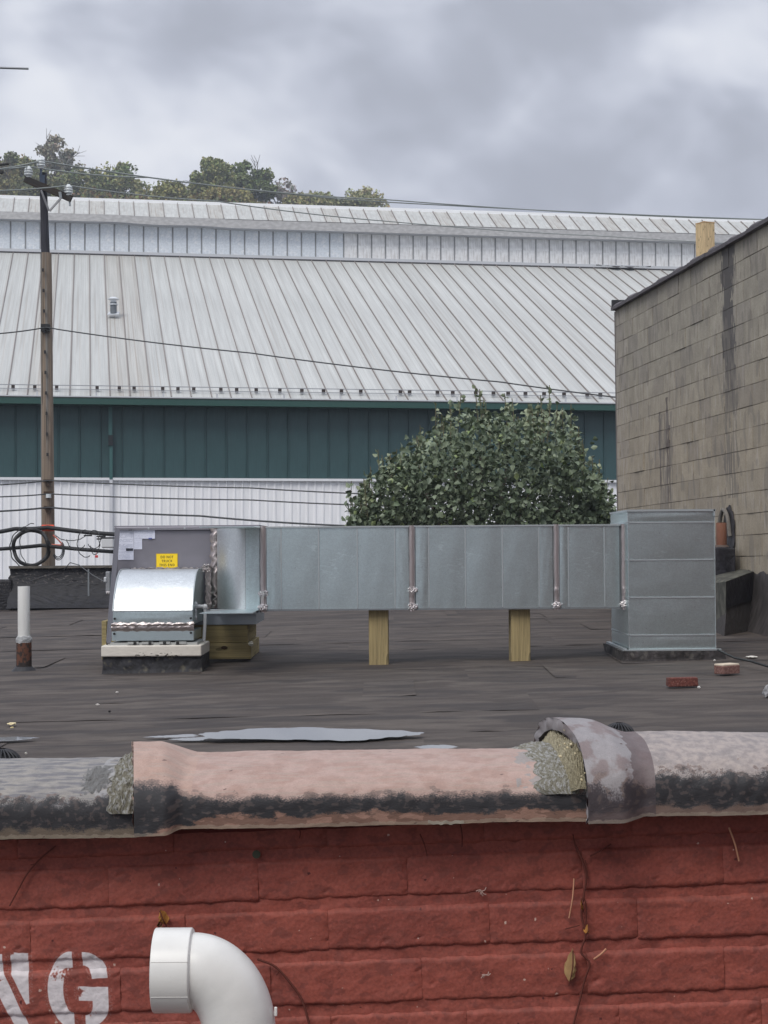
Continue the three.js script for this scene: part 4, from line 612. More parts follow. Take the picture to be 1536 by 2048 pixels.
  for (const px of [270, 300, 329, 355]) obj('fixing', bx(.022, .02, .02, X(px), .008, .03), M_black, c);
  const bg = new THREE.BoxGeometry(fx1 - fx0, .2, .58, 30, 8, 8); displace(bg.translate((fx0 + fx1) / 2, -.19, -.27), (x, y, z) => [x + .01 * n3(x * 6, y * 6, z * 5), y, z + (z > -.1 && y < -.22 ? .03 : 0) + .012 * n3(x * 7, y * 8, z * 3)]);
  obj('tarred_base', uvBox(bg, 1), std({ map: pix(512, 256, (a, b) => { let k = 1 + .5 * fbm2(a * 9, b * 9, 4), cc = [44 * k, 44 * k, 48 * k]; const g2 = fbm2(a * 8 + 3, b * 8, 4); if (g2 > .25) cc = mix3(cc, [88, 84, 74], clamp((g2 - .25) * 3)); return cc; }), roughness: .75, bumpMap: tNoise, bumpScale: .012 }), c);
  // grey pvc condensate trap
  const d = 13.5, q = (px, py, dz = 0) => P(px, py, d - dz), tr = thing('condensate_trap', 'small grey plastic drain trap with a pipe hanging beside the curved duct', 'drain pipe', q(398, 1215)), pv = std({ color: hex(192, 194, 196), roughness: .4 }), l = (px, py, dz) => q(px, py, dz).sub(tr.position);
  obj('riser', tube([l(389, 1240), l(389, 1228), l(389, 1214)], .018, 8, 10), pv, tr); obj('bridge', tube([l(386, 1213), l(398, 1213), l(410, 1213)], .016, 8, 10), pv, tr); obj('drop_pipe', tube([l(410, 1212), l(410, 1240), l(408, 1281)], .0135, 8, 10), pv, tr);
  for (const [px, py, R_] of [[389, 1209, .024], [389, 1234, .022], [410, 1214, .021], [389, 1221, .02]]) obj('fitting', new THREE.SphereGeometry(R_, 14, 10).scale(1, 1.15, 1).translate(...l(px, py).toArray()), pv, tr);
  // small grey box on the strut side
  const jb = thing('disconnect_box', 'small grey electrical box on the left edge of the rooftop unit', 'electrical box', P(217, 1165, 13.8)), jm = M(13.8); obj('case', rbx(9 * jm, 44 * jm, .07, .008, 0, 0, 0, 2), std({ color: hex(146, 148, 152), roughness: .5, metalness: .3 }), jb); obj('handle', rbx(6 * jm, 10 * jm, .05, .008, -5 * jm, 6 * jm, .02, 2), std({ color: hex(190, 192, 196), roughness: .4 }), jb); obj('foil_scrap', rbx(8 * jm, 6 * jm, .04, .008, 1 * jm, -20 * jm, .03, 2), M_foil, jb);
}

// ---------- small things on the roof ----------
{
  const p = R(48, 1341), d = -p.z, m = M(d), t = thing('vent_pipe', 'white plastic vent pipe in a rusty iron stub on the flat roof', 'vent pipe', p);
  obj('plastic_pipe', new THREE.LatheGeometry([[0, 95], [9, 95], [9, 168], [12, 168], [12, 60], [0, 60]].map(a => new THREE.Vector2(a[0] * m, a[1] * m)), 28), M_pvc, t);
  obj('sealant_collar', displace(new THREE.CylinderGeometry(16 * m, 15 * m, 13 * m, 28, 5).translate(0, 62 * m, 0), (x, y, z) => { const k = 1 + .1 * n3(x * 20, y * 30, z * 20) - .16 * ss(62 * m, 70 * m, y); return [x * k, y + .008 * n3(x * 16, 2, z * 16), z * k]; }), std({ color: hex(186, 188, 190), roughness: .6, bumpMap: tNoise, bumpScale: .01 }), t);
  obj('iron_stub', cyl(15 * m, 15.5 * m, 58 * m, 0, -2 * m, 0, 28), std({ map: pix(256, 256, (u, v) => { const k = fbm2(u * 5, v * 3, 4); let c = mix3([96, 62, 48], [54, 44, 40], ss(-.1, .3, k)); if (v < .35 + .2 * n2(u * 6, 2)) c = mix3(c, [44, 40, 40], .8); return c; }), roughness: .9 }), t);
  obj('flashing', displace(new THREE.CylinderGeometry(17 * m, 27 * m, 10 * m, 28, 2).translate(0, 3 * m, 0), (x, y, z) => [x * (1 + .08 * n3(x * 9, y, z * 9)), y, z]), M_rubber, t);
}
function looseBrick(px, py, d0, w, h, dp, turn, label, cA, cB) {
  const p = R(px, py), t = thing('loose_brick', label, 'brick', [p.x, p.y, p.z - dp / 2]); t.rotation.set(0, turn, .018);
  const g = new RoundedBoxGeometry(w, h, dp, 3, .008); displace(g, (x, y, z) => [x + .003 * n3(x * 40 + px, y * 40, z * 40), y + .003 * n3(x * 40, y * 40 + 9, z * 40), z + .003 * n3(x * 30, y * 30, z * 30 + 5)]);
  uvBox(g.translate(0, h / 2 + .012, 0), 4); obj('body', g, std({ map: pix(256, 256, (u, v) => { const k = fbm2(u * 8, v * 8, 4); let c = mix3(cA, cB, ss(-.3, .4, k)); if (n2(u * 20 + px, v * 20) > .72) c = mix3(c, [176, 150, 136], .7); return c; }), roughness: .95 }), t); return t;
}
looseBrick(1367, 1377, 11, .198, .058, .09, .0, 'dark red brick lying flat on the roof nearer the coping', [92, 50, 44], [110, 64, 56]);
{ const t = looseBrick(1457, 1352, 12, .155, .062, .1, .55, 'pale topped red brick lying turned on the roof beside the riser curb', [108, 76, 70], [130, 98, 90]); obj('mortar_top', displace(rbx(.15, .012, .095, .004, 0, .076, 0, 2), (x, y, z) => [x, y + .003 * n3(x * 40, 3, z * 40), z]), std({ color: hex(206, 192, 172), roughness: 1 }), t); }
function scrap(px, py, w, h, label, cat, color, dp = .05, seed = 1) { const p = R(px, py); const g = new THREE.IcosahedronGeometry(.5, 3); displace(g, (x, y, z) => { const k = 1 + .35 * n3(x * 2.5 + seed, y * 2.5, z * 2.5); return [x * k * w, y * k * h + h * .35, z * k * dp]; }); return tag(obj(cat.replace(' ', '_'), g.translate(p.x, p.y + .012, p.z), std({ color: hex(...color), roughness: .85 })), label, cat); }
const sw = (px, py, n) => n * M(-R(px, py).z);
scrap(1504, 1318, .085, .014, 'flat white paper scrap on the roof right of the riser', 'paper scrap', [222, 218, 210], .09, 3);
scrap(1536, 1205, .1, .1, 'crumpled white rag at the right edge below the block wall', 'rag', [226, 226, 232], .1, 7);
scrap(1538, 1396, .07, .08, 'small shiny metal scrap at the right edge of the roof', 'metal scrap', [150, 150, 152], .06, 9);
scrap(1429, 1325, .016, .014, 'tiny pale pebble at the right foot of the riser curb', 'pebble', [196, 192, 186], .016, 2);
scrap(1398, 1380, .018, .015, 'tiny white pebble right of the flat red brick', 'pebble', [206, 204, 200], .018, 4);
scrap(23, 1453, .05, .014, 'pale yellow dead leaf on the roof above the left edge puddle', 'dead leaf', [222, 208, 168], .06, 11);
scrap(24, 1460, .018, .008, 'small yellow crumb just below the pale dead leaf', 'dead leaf', [214, 198, 150], .02, 12);
scrap(195, 1414, .022, .01, 'small white crumb on the roof between vent pipe and coping hub', 'pebble', [206, 202, 196], .02, 13);
scrap(234, 1389, .02, .01, 'small white crumb on the roof below the roof curb', 'pebble', [216, 212, 206], .02, 14);
scrap(219, 1428, .016, .012, 'small black pebble on the roof above the coping hub', 'pebble', [40, 38, 40], .016, 15);
scrap(52, 1513, .012, .012, 'tiny pale stone beside the ribbed drain dome at the left', 'pebble', [190, 188, 180], .012, 16);
wire('lead_wire', 'black lead lying on the roof from the riser to the right edge', [[1436, 1300, 13], [1470, 1316, 12.6], [1500, 1322, 12.3], [1560, 1340, 11.9]], .009, M_black, 0);
// ribbed drain strainers behind the coping
for (const [px, py, W, label] of [[4, 1530, 76, 'ribbed black drain dome behind the coping at the left edge'], [1238, 1472, 62, 'ribbed black drain dome behind the coping right of the broken hub']]) {
  const p = R(px, py), m = M(-p.z), t = thing('drain_dome', label, 'drain strainer', p), R_ = W / 2 * m;
  obj('dome', new THREE.SphereGeometry(R_ * .9, 24, 10, 0, 6.283, 0, 1.57).scale(1, .8, 1), M_black, t);
  for (let i = 0; i < 22; i++) { const a = i / 22 * 6.283; obj('rib', tube(Array.from({ length: 6 }, (_, k) => { const b = k / 5 * 1.35; return [Math.cos(a) * R_ * Math.cos(b), R_ * .84 * Math.sin(b), Math.sin(a) * R_ * Math.cos(b)]; }), R_ * .06, 8, 4), M_rubber, t); }
}
// ---------- foreground: red painted brick parapet with clay coping ----------
{
  const WD = 2.43, S = 1 / (F / WD), o = P(768, 1702, WD), t = thing('brick_parapet', 'red painted brick parapet wall with rounded clay coping tiles on top', 'brick wall', [o.x, o.y, o.z]);
  t.rotation.z = .029; t.updateMatrixWorld(true);
  const inv = t.matrixWorld.clone().invert();
  const lx = px => (px - 768) * S, ly = py => (1702 - py) * S;       // py measured at px 768
  // painted face: red paint, stencilled letters, specks, rootlets. One texture in wall coordinates
  const TX0 = -.64, TX1 = .64, TY0 = -.34, TY1 = .10, TW = 2048, THh = 704;
  const toT = (px, py) => { const x = lx(px) , y = (1702 - (py + .036 * (px - 768))) * S; return [(x - TX0) / (TX1 - TX0) * TW, (TY1 - y) / (TY1 - TY0) * THh]; };
  const cv = document.createElement('canvas'); cv.width = TW; cv.height = THh; const cx = cv.getContext('2d');
  cx.fillStyle = '#000'; cx.fillRect(0, 0, TW, THh); cx.fillStyle = '#fff'; cx.strokeStyle = '#fff';
  const poly = pts => { cx.beginPath(); pts.forEach((p, i) => { const q = toT(...p); i ? cx.lineTo(...q) : cx.moveTo(...q); }); cx.closePath(); cx.fill(); };
  const arc = (x, y, rx, ry, a0, a1, n = 14) => Array.from({ length: n + 1 }, (_, i) => { const a = (a0 + (a1 - a0) * i / n) * Math.PI / 180; return [x + rx * Math.cos(a), y + ry * Math.sin(a)]; });
  poly([[20, 1902], [55, 1901], [55, 2000], [49, 2003], [20, 1944]]);
  poly([[-12, 1903], [4, 1903], [4, 1938], [52, 2046], [52, 2052], [26, 2053], [-12, 1972]]);
  poly([...arc(142, 1976, 49, 77, 270, 90, 26).reverse(), ...arc(142, 1976, 20, 44, 270, 90, 20)].map((p, i) => [p[0] - (p[0] < 142 ? 0 : 0), p[1]]));
  const gl = [...arc(142, 1976, 50, 77, 270, 180, 12), ...arc(142, 1976, 50, 77, 180, 90, 12), ...arc(142, 1976, 19, 45, 90, 180, 10), ...arc(142, 1976, 19, 45, 180, 270, 10)]; poly(gl);
  poly([...arc(162, 1950, 50, 51, 270, 360, 10), [212, 1950], [180, 1952], ...arc(162, 1950, 18, 22, 360, 270, 8)]);
  poly([[152, 1968], [212, 1968], ...arc(164, 2006, 48, 45, 0, 90, 10), ...arc(164, 2006, 16, 20, 90, 0, 6), [180, 1996], [153, 1996]]);
  const mask = cx.getImageData(0, 0, TW, THh).data;
  const rr = rng(1234), specks = []; for (let i = 0; i < 130; i++) specks.push([rr() * TW, rr() * THh, .8 + rr() * rr() * 4.5, rr()]);
  const bin = {}; specks.forEach(s => { const k = ((s[0] / 16) | 0) + ',' + ((s[1] / 16) | 0); (bin[k] = bin[k] || []).push(s); });
  const paintT = pix(TW, THh, (u, v, i, j) => {
    const J = THh - 1 - j, x = i / TW * 1.28, y = J / THh * .44;       // metres
    let q = 1 + .09 * fbm2(x * 9, y * 16, 5) + .06 * n2(x * 120, y * 120) + .04 * n2(x * 320, y * 320);
    let c = mix3([147, 76, 64], [137, 70, 60], ss(-.3, .4, fbm2(x * 4 + 3, y * 6, 4))).map(z => z * q);
    c = mix3(c, [112, 58, 51], .5 * ss(.15, .4, fbm2(x * 22, y * 30 + 4, 4)));
    if (fbm2(x * 40 + 8, y * 40, 3) > .42) c = mix3(c, [160, 84, 74], .5);
    const w = mask[(J * TW + i) * 4] / 255; if (w > .02) { const wear = fbm2(x * 12, y * 18, 5) + .12 * n2(x * 180, y * 180); const cover = w * ss(-.5, -.3, -wear + .14); c = mix3(c, [216, 214, 218].map(z => z * (1 + .05 * n2(x * 60, y * 90))), cover * .95); }
    else { const mm = mask[(J * TW + Math.max(0, i - 9)) * 4] + mask[(J * TW + Math.min(TW - 1, i + 9)) * 4]; if (mm > 100 && n2(x * 260, y * 260) > .25) c = mix3(c, [176, 150, 148], .35); }
    const near = bin[((i / 16) | 0) + ',' + ((J / 16) | 0)]; if (near) for (const s of near) { const dd = Math.hypot(i - s[0], (J - s[1]) * 1.1); if (dd < s[2] * (1 + .4 * n2(i * .4, J * .4))) c = s[3] > .4 ? [196, 168, 156] : [84, 36, 36]; }
    return c;
  }, { clamp: true });
  const bumpT = pix(1024, 352, (u, v) => { const x = u * 1.28, y = v * .44; return 128 + 34 * fbm2(x * 30, y * 30, 5) + 26 * n2(x * 160, y * 160) + 18 * n2(x * 340, y * 340) + (n2(x * 60 + 4, y * 60) > .72 ? 30 : 0); }, { data: true, clamp: true });
  const M_paint = std({ map: paintT, bumpMap: bumpT, bumpScale: .0014, roughness: .7 });
  const uvw = (x, y) => [(x - TX0) / (TX1 - TX0), (y - TY0) / (TY1 - TY0)];
  const rows = [[1702, 1598, [40, 350, 655, 968, 1262, 1560]], [1803, 1702, [-90, 218, 516, 812, 1160, 1440]], [1905, 1803, [60, 368, 652, 972, 1266, 1570]], [2012, 1905, [-60, 236, 534, 834, 1162, 1434]], [2118, 2012, [88, 372, 650, 920, 1222, 1505]]];
  const r = rng(818);
  rows.forEach(([pb, pt, xs], ri) => {
    const e = [Math.min(-140, xs[0] - 290), ...xs, 1700];
    for (let i = 0; i < e.length - 1; i++) {
      const x0 = lx(e[i]) + .0002, x1 = lx(e[i + 1]) - .0002, y0 = ly(pb) + .006 + .001 * r(), y1 = ly(pt) - .0055, sd = ri * 17 + i * 3.1, dz = (r() - .5) * .004, tl = (r() - .5) * .004;
      const nx = Math.max(10, Math.round((x1 - x0) * 190)), w = x1 - x0, h = y1 - y0;
      const g = sheet(nx, 20, (u, v) => {
        const X = mix(x0, x1, u), bot = .0022 * fbm2(X * 30, sd, 3), top = .0022 * fbm2(X * 30, sd + 7, 3), Y = mix(y0 + bot, y1 + top, v);
        const ex = Math.min(u, 1 - u) * w, ey0 = v * h, ey1 = (1 - v) * h, rad = .006 + .002 * n2(X * 20, sd);
        let z = .0072 + dz * .6 + tl * (v - .5) - .0024 * (1 - ss(0, rad * 1.4, ex)) * (.4 + .9 * Math.abs(n2(sd, X * 3 + Y * 30))) - .0058 * (1 - Math.sqrt(ss(0, rad, ey0))) - .0058 * (1 - Math.sqrt(ss(0, rad, ey1)));
        z += .0016 * fbm2(X * 12 + sd, Y * 18, 3) + .0004 * n2(X * 90, Y * 90); const chip = n2(X * 38 + sd, Y * 38); if (chip > .7 && (ey0 < .016 || ex < .02)) z -= .003 * ss(.78, .92, chip);
        return [X, Y, z];
      }, (u, v) => uvw(mix(x0, x1, u), mix(y0, y1, v)));
      obj('brick', g, M_paint, t);
    }
  });
  const ms = sheet(260, 90, (u, v) => { const x = mix(-.66, .66, u), y = mix(-.33, .10, v); return [x, y, .0032 + .0022 * fbm2(x * 18, y * 34, 4)]; }, (u, v) => uvw(mix(-.66, .66, u), mix(-.33, .10, v)));
  obj('mortar_joints', ms, M_paint, t);
  obj('wall_body', [bx(7, .4, .19, 0, -.12, -.1), bx(7, 4, .19, 0, -2.31, -.1)], std({ color: hex(130, 56, 50), roughness: .9 }), t);
  // ----- clay coping tiles
  const H0 = 2.365, CZ = 2.515, A = .15;
  const tileTex = (kind) => pix(1024, 768, (u, tt) => {
    const f1 = fbm2(u * 9 + kind * 7, tt * 8, 5), f2 = fbm2(u * 26, tt * 20 + kind, 4), f3 = n2(u * 150, tt * 120), st = fbm2(u * 5 + kind, tt * 34, 4);
    let top, low, b0, b1, blk = [46, 46, 50];
    if (kind === 2) { top = mix3([176, 151, 142], [166, 139, 129], ss(-.2, .3, f1)); if (u < .12) top = mix3(top, [178, 150, 136], .5); low = [120, 92, 80]; b0 = .072 + .05 * f1 + .02 * f2 - .05 * ss(.15, .10, u + .06 * f1); b1 = .148 + .075 * ss(.13, .085, u + .05 * f1) + .022 * f1 + .012 * f2 + .012 * ss(.1, .6, n2(u * 22, 1)); if (st > .22) top = mix3(top, [168, 150, 140], .6); if (u > .83 && f1 + f2 * .6 > .1 - (u - .83) * 3) top = mix3(top, [146, 142, 140], .85); if (f1 > .26) low = [146, 114, 100]; }
    else if (kind === 1) { top = mix3([140, 137, 134], [112, 111, 115], ss(-.35, .4, st)); top = mix3(top, [156, 151, 144], .6 * ss(-.05, .35, fbm2(u * 8, tt * 26 + 9, 4))); low = [104, 92, 80]; b0 = .05 + .05 * f1; b1 = .19 + .05 * f1 + .03 * f2; if (u > .84 && f2 + f1 > -.1) top = mix3(top, [156, 156, 158], .7); }
    else { top = mix3([160, 150, 146], [146, 138, 136], ss(-.2, .3, f1)); top = mix3(top, [172, 160, 152], .4 * ss(0, .3, f2)); top = mix3(top, [130, 123, 122], .3 * ss(-.12, -.34, f2)); low = [112, 94, 86]; b0 = .055 + .05 * f1; b1 = .2 + .05 * f1 + .035 * f2; if (u < .2) { top = mix3(mix3([146, 142, 144], [128, 116, 116], ss(-.1, .3, f1)), [98, 84, 84], u > .135 - .02 * f1 ? .75 : 0); low = [88, 76, 76]; b1 = .15 + .06 * f1; blk = [66, 60, 64]; } }
    const sft = .012 + .012 * Math.abs(f1); let c = mix3(mix3(low, blk, ss(b0 - sft, b0 + sft, tt + .01 * f3)), top, ss(b1 - sft, b1 + sft * 2, tt + .012 * f3));
    if (tt >= b1 && tt < b1 + .05 * (f1 + .35) && f2 > -.05) c = mix3(c, [120, 104, 98], .6);
    if (tt < .02 + .012 * f2) c = mix3(c, [150, 140, 124], .5);
    if (tt < b1 && tt > b0) c = mix3(c, [96, 84, 80], .55 * ss(.12, .34, f2));
    if (n2(u * 40 + kind * 3, tt * 36) > .925) c = mix3(c, [84, 66, 62], .8);
    return c.map(x => x * (1 + .05 * f2 + .03 * f3));
  }, { clamp: true });
  const bumpC = pix(512, 512, (u, v) => 128 + 70 * fbm2(u * 16, v * 16, 5) + 24 * n2(u * 90, v * 90), { data: true });
  function tile(kind, pa, pb, lipA, lipB, apA, apB, hub, skew) {
    // pa, pb: px of the two ends; lip / apex: photograph rows at the two ends; hub: [flat end, slope end, rise]
    const f = (u) => pa + (pb - pa) * u, sh = .018;
    const section = (u, tt, off) => {
      const px = f(u), k = u, hb = hub ? 1 - ss(hub[0], hub[1], px) : 0;
      const lip = P(px, mix(lipA, lipB, k), H0).y, ap = P(px, mix(apA, apB, k), CZ).y, h = ap - lip + .002;
      const grow = (hub ? hub[2] : 0) * hb - off, a = A + grow * .75;
      let z, y; if (tt < .12) { z = a; y = tt / .12 * .028; } else if (tt > .88) { z = -a; y = (1 - tt) / .12 * .028; } else { const ph = (tt - .12) / .76 * Math.PI, c = Math.cos(ph), s = Math.sin(ph); z = Math.sign(c) * Math.pow(Math.abs(c), .9) * a; y = .028 + (h - .028 + grow) * Math.pow(s, .82); }
      const drop = hub ? .006 * hb : 0;
      const X = P(px, 1500, H0 + A).x - (hub ? skew * hb * (a - z) : 0);
      const w = n3(X * 7, y * 9, z * 9) * .0016 + n3(X * 40, y * 40, z * 40) * .0006;
      return [X, lip - drop + y + w, -CZ + z + w];
    };
    const outer = sheet(150, 72, (u, v) => section(u, v, 0), (u, v) => [u, v]);
    const inner = sheet(30, 40, (u, v) => section(u * .5, v, sh), (u, v) => [u, .1 + v * .02]);
    const end = sheet(3, 72, (u, v) => { const p = section(0, v, u * sh), k = .004 * n3(p[0] * 60, p[1] * 50, p[2] * 50); return [p[0] + k, p[1], p[2]]; }, (u, v) => [.05, .3 + .3 * v]);
    const parts = hub ? [outer, inner, end] : [outer];
    return { geo: mergeGeometries(parts).applyMatrix4(inv), section };
  }
  const mat = k => std({ map: tileTex(k), bumpMap: bumpC, bumpScale: .0009, roughness: k === 3 ? .62 : .7, side: THREE.DoubleSide });
  const t1 = tile(1, -260, 308, 1683, 1674, 1528, 1521, null, 0), t2 = tile(2, 301, 1165, 1661, 1642, 1514, 1502, [356, 390, .024], .15), t3 = tile(3, 1148, 1800, 1634, 1625, 1470, 1471, [1212, 1262, .027], .14);
  const c1 = obj('coping_tile', t1.geo, mat(1), t); c1.userData.label = 'grey streaked coping tile at the left';
  const c2 = obj('coping_tile', t2.geo, mat(2), t); c2.userData.label = 'pink clay coping tile with a black lichen band';
  const c3 = obj('coping_tile', t3.geo, mat(3), t); c3.userData.label = 'grey brown coping tile with a broken raised hub';
  // mortar at the joints
  const mortM = std({ map: pix(512, 512, (u, v) => { const a = fbm2(u * 10, v * 10, 5), b = n2(u * 60, v * 60); let c = mix3([158, 150, 126], [178, 169, 142], ss(-.3, .4, a)); c = mix3(c, [206, 194, 160], .8 * ss(.45, .8, n2(u * 34 + 5, v * 34))); if (b < -.5) c = c.map(x => x * .62); return c; }), roughness: 1, bumpMap: bumpC, bumpScale: .004, side: THREE.DoubleSide });
  const mortG = std({ map: pix(512, 512, (u, v) => { const a = fbm2(u * 8, v * 8, 5); let c = mix3([128, 125, 112], [160, 160, 158], ss(-.2, .35, a)); c = mix3(c, [100, 96, 84], ss(.3, .8, n2(u * 18, v * 18 + 3))); return c; }), roughness: 1, bumpMap: bumpC, bumpScale: .003, side: THREE.DoubleSide });
  // joint 1: a lump against hub 2 on tile 1
  const j1 = sheet(30, 50, (u, v) => { const tt = mix(.13, .8, v), s = t1.section(mix(.895, .985, u), tt, -.001 - .013 * ss(0, .75, u) * (.75 + .5 * n2(v * 8, u * 3)) - .006 * Math.abs(n2(u * 9, v * 16))); return [s[0] + .006 * n2(v * 14, 2) * (1 - u), s[1], s[2]]; }, (u, v) => [u * .6, v * 2]);
  obj('mortar_patch', j1.applyMatrix4(inv), mortG, c1);
  const j1b = sheet(30, 40, (u, v) => { const tt = mix(.2, .45, v), s = t1.section(mix(.78, .90, u), tt, -.0012 - .0035 * Math.max(0, fbm2(u * 6, v * 7, 4) + .15) * Math.sin(Math.PI * u) * Math.sin(Math.PI * v) * 3 + .003 * (1 - Math.sin(Math.PI * u) * Math.sin(Math.PI * v))); return s; }, (u, v) => [u, v * 1.4]);
  obj('mortar_smear', j1b.applyMatrix4(inv), std({ color: hex(158, 158, 158), roughness: .95, bumpMap: bumpC, bumpScale: .008 }), c1);
  // joint 2: exposed tan filling inside the broken hub of tile 3, and a grey skirt on tile 2
  const j2 = sheet(50, 70, (u, v) => { const tt = mix(.16, .84, v), k = ss(.02, .7, u), diag = .06 * (.5 - v), s = t2.section(mix(.905 + diag, .976, u), tt, .001 - .031 * k * (.85 + .3 * n2(v * 5, 2)) - .006 * Math.abs(n2(u * 10, v * 16)) * k - .003 * n2(u * 26, v * 38)); return s; }, (u, v) => [u * 1.2, v * 2.6]);
  obj('mortar_fill', j2.applyMatrix4(inv), mortM, c3);
  const j3 = sheet(50, 60, (u, v) => { const tt = mix(.15, .8, v), ed = Math.sin(Math.PI * clamp(u * .5 + .0)) , s = t2.section(mix(.845 + .05 * (.5 - v) + .02 * n2(v * 7, 5), .965, u), tt, .002 - .009 * ss(0, .5, u) - .004 * Math.abs(fbm2(u * 8, v * 12, 4)) * ss(0, .2, u)); return s; }, (u, v) => [u * 1.2, v * 2]);
  obj('mortar_skirt', j3.applyMatrix4(inv), mortG, c2);
  const rs = rng(3); const pebM = std({ color: hex(206, 194, 160), roughness: .9 });
  const pebG = new THREE.IcosahedronGeometry(1, 1);
  for (let i = 0; i < 14; i++) { const s = t2.section(mix(.925, .985, rs()), mix(.2, .46, rs()), -.024 - .012 * rs()); const m = obj('aggregate', pebG, pebM, c3); m.position.set(...s).applyMatrix4(inv); const q = .0009 + .0018 * rs() * rs(); m.scale.set(q * 1.4, q, q); m.rotation.set(rs() * 3, rs() * 3, rs() * 3); }
  // mortar bed under the tiles
  obj('bed_joint', displace(new THREE.BoxGeometry(1.6, .03, .2, 200, 3, 3).translate(0, ly(1640) + .008, -.085), (x, y, z) => [x, y + .003 * fbm2(x * 14, z * 8, 3), z + .004 * fbm2(x * 20, y * 20, 3)]), std({ color: hex(96, 40, 36), roughness: .95 }), t);

  // ----- things stuck to the wall
  const W = (px, py, lift = .016) => P(px, py, WD - lift);
  const stem = std({ color: hex(96, 48, 40), roughness: .9 }), straw = std({ color: hex(192, 140, 112), roughness: .8 }), leafM = std({ color: hex(178, 126, 62), roughness: .8, side: THREE.DoubleSide }), leafM2 = std({ color: hex(158, 128, 88), roughness: .85, side: THREE.DoubleSide });
  const vine = (name, label, pts, rad, mat, cat = 'vine', br = []) => { const p0 = W(...pts[0]), g = thing(name, label, cat, p0); const mk = (a, rr) => tube(a.map((p, i) => { const q = W(p[0] + 1.5 * n2(i, p[1]), p[1], p[2] ?? .016); return q.sub(p0); }), rr, a.length * 8, 5); obj('stem', mk(pts, rad), mat, g); br.forEach(b => obj('rootlet', mk(b, rad * .6), mat, g)); return g; };
  vine('dead_vine', 'dry brown creeper stem running down the brick joint below the broken hub', [[1150, 1690], [1162, 1715], [1172, 1752], [1168, 1790], [1162, 1830], [1170, 1868], [1164, 1905], [1178, 1925], [1168, 1960], [1158, 2000], [1146, 2050]], .0016, stem, 'creeper', [[[1145, 1668], [1153, 1700], [1166, 1720]], [[1170, 1720], [1176, 1757]], [[1166, 1790], [1172, 1815], [1170, 1860]], [[1160, 1850], [1130, 1858]], [[1166, 1975], [1160, 1990]]]);
  vine('dead_vine', 'thin painted creeper line slanting across the bricks at the upper left', [[112, 1692], [82, 1716], [55, 1748], [35, 1782], [18, 1812]], .0012, stem, 'creeper', [[[70, 1728], [60, 1730]]]);
  vine('dead_vine', 'thin dark creeper arc right of the white plastic elbow', [[515, 1918], [548, 1932], [580, 1965], [604, 2000], [618, 2050]], .0018, stem, 'creeper', [[[560, 1940], [552, 1950]]]);
  for (const [a, b, label, m, rad] of [[[1148, 1757], [1138, 1836], 'pale straw stalk standing just left of the creeper stem', straw, .0012], [[1212, 1898], [1188, 1918], 'short pale straw piece right of the creeper near the curled leaf', straw, .0016], [[1222, 1688], [1180, 1712], 'thin brown twig slanting below the coping right of the hub', stem, .0012], [[1458, 1655], [1478, 1722], 'long pale straw hanging on the bricks near the right edge', straw, .0014], [[840, 1668], [854, 1712], 'thin brown twig hanging under the middle coping tile', stem, .0009], [[920, 1645], [924, 1694], 'thin grey twig hanging straight down under the pink coping tile', stem, .0009], [[598, 1655], [599, 1676], 'tiny dark twig under the left part of the pink coping tile', stem, .0008]]) { const p0 = W(...a); tag(obj('twig', tube([W(...a), W((a[0] + b[0]) / 2 + 2, (a[1] + b[1]) / 2, .02), W(...b)], rad, 10, 5), m), label, 'twig'); }
  const curl = (label, px, py, w, h, rot, mat, seed) => { const m0 = S, g = sheet(8, 10, (u, v) => { const ww = Math.sin(Math.PI * Math.pow(v, .7)) * .5 * (.62 + .5 * Math.abs(n2(v * 6 + seed, u > .5 ? 3 : 7))); return [(u - .5) * 2 * ww * w * m0, (v - .5) * h * m0, .006 + .010 * Math.cos((u - .5) * 4 + seed) * Math.sin(Math.PI * v) + .003 * n2(u * 4 + seed, v * 5)]; }); const p = W(px, py, .016), q = thing('dead_leaf', label, 'dead leaf', p); q.rotation.z = rot; obj('blade', g, mat, q); obj('midrib', tube([[0, -.6 * h * m0, .01], [.001, 0, .018], [0, .45 * h * m0, .01]], .0008, 10, 4), stem, q); return q; };
  curl('curled yellow brown leaf on the wall above the white plastic elbow', 327, 1832, 20, 32, .4, leafM, 1); curl('smaller dry leaf scrap beside the curled leaf above the elbow', 322, 1845, 12, 18, -.5, leafM2, 3);
  curl('largest curled grey brown leaf on the creeper at the lower right', 1141, 1928, 26, 66, -.12, leafM2, 5); curl('small tan leaf on the creeper in the second brick course', 1163, 1806, 12, 26, .1, leafM, 8); curl('tiny orange leaf on the creeper above the curled grey brown leaf', 1172, 1856, 11, 18, -.3, leafM, 11);
  for (const [px, py, label] of [[964, 1782, 'small white lichen rosette above a notch in the brick joint'], [972, 1950, 'grey lichen rosette on a lower right brick left of the curled leaf']]) { const p0 = W(px, py, .0125), q = thing('lichen_rosette', label, 'lichen', p0), rq = rng(px); const lm = std({ color: hex(176, 148, 140), roughness: 1 }); for (let i = 0; i < 7; i++) { const a = rq() * 6.28, l = (5 + rq() * 7) * S; obj('lobe', tube([[0, 0, 0], [Math.cos(a) * l * .5, Math.sin(a) * l * .5, .001], [Math.cos(a + .4) * l, Math.sin(a + .4) * l, 0]], .0008, 6, 4), lm, q); } }
  tag(obj('paint_flake', displace(new THREE.BoxGeometry(.05, .004, .0015, 20, 2, 1), (x, y, z) => [x, y + .003 * n2(x * 60, 2), z + .002 * n2(x * 50, 5)]).translate(...P(892, 1645, 2.36).toArray()), std({ color: hex(150, 142, 130), roughness: .9 })), 'pale peeling flake along the lower edge of the pink coping tile', 'flake');
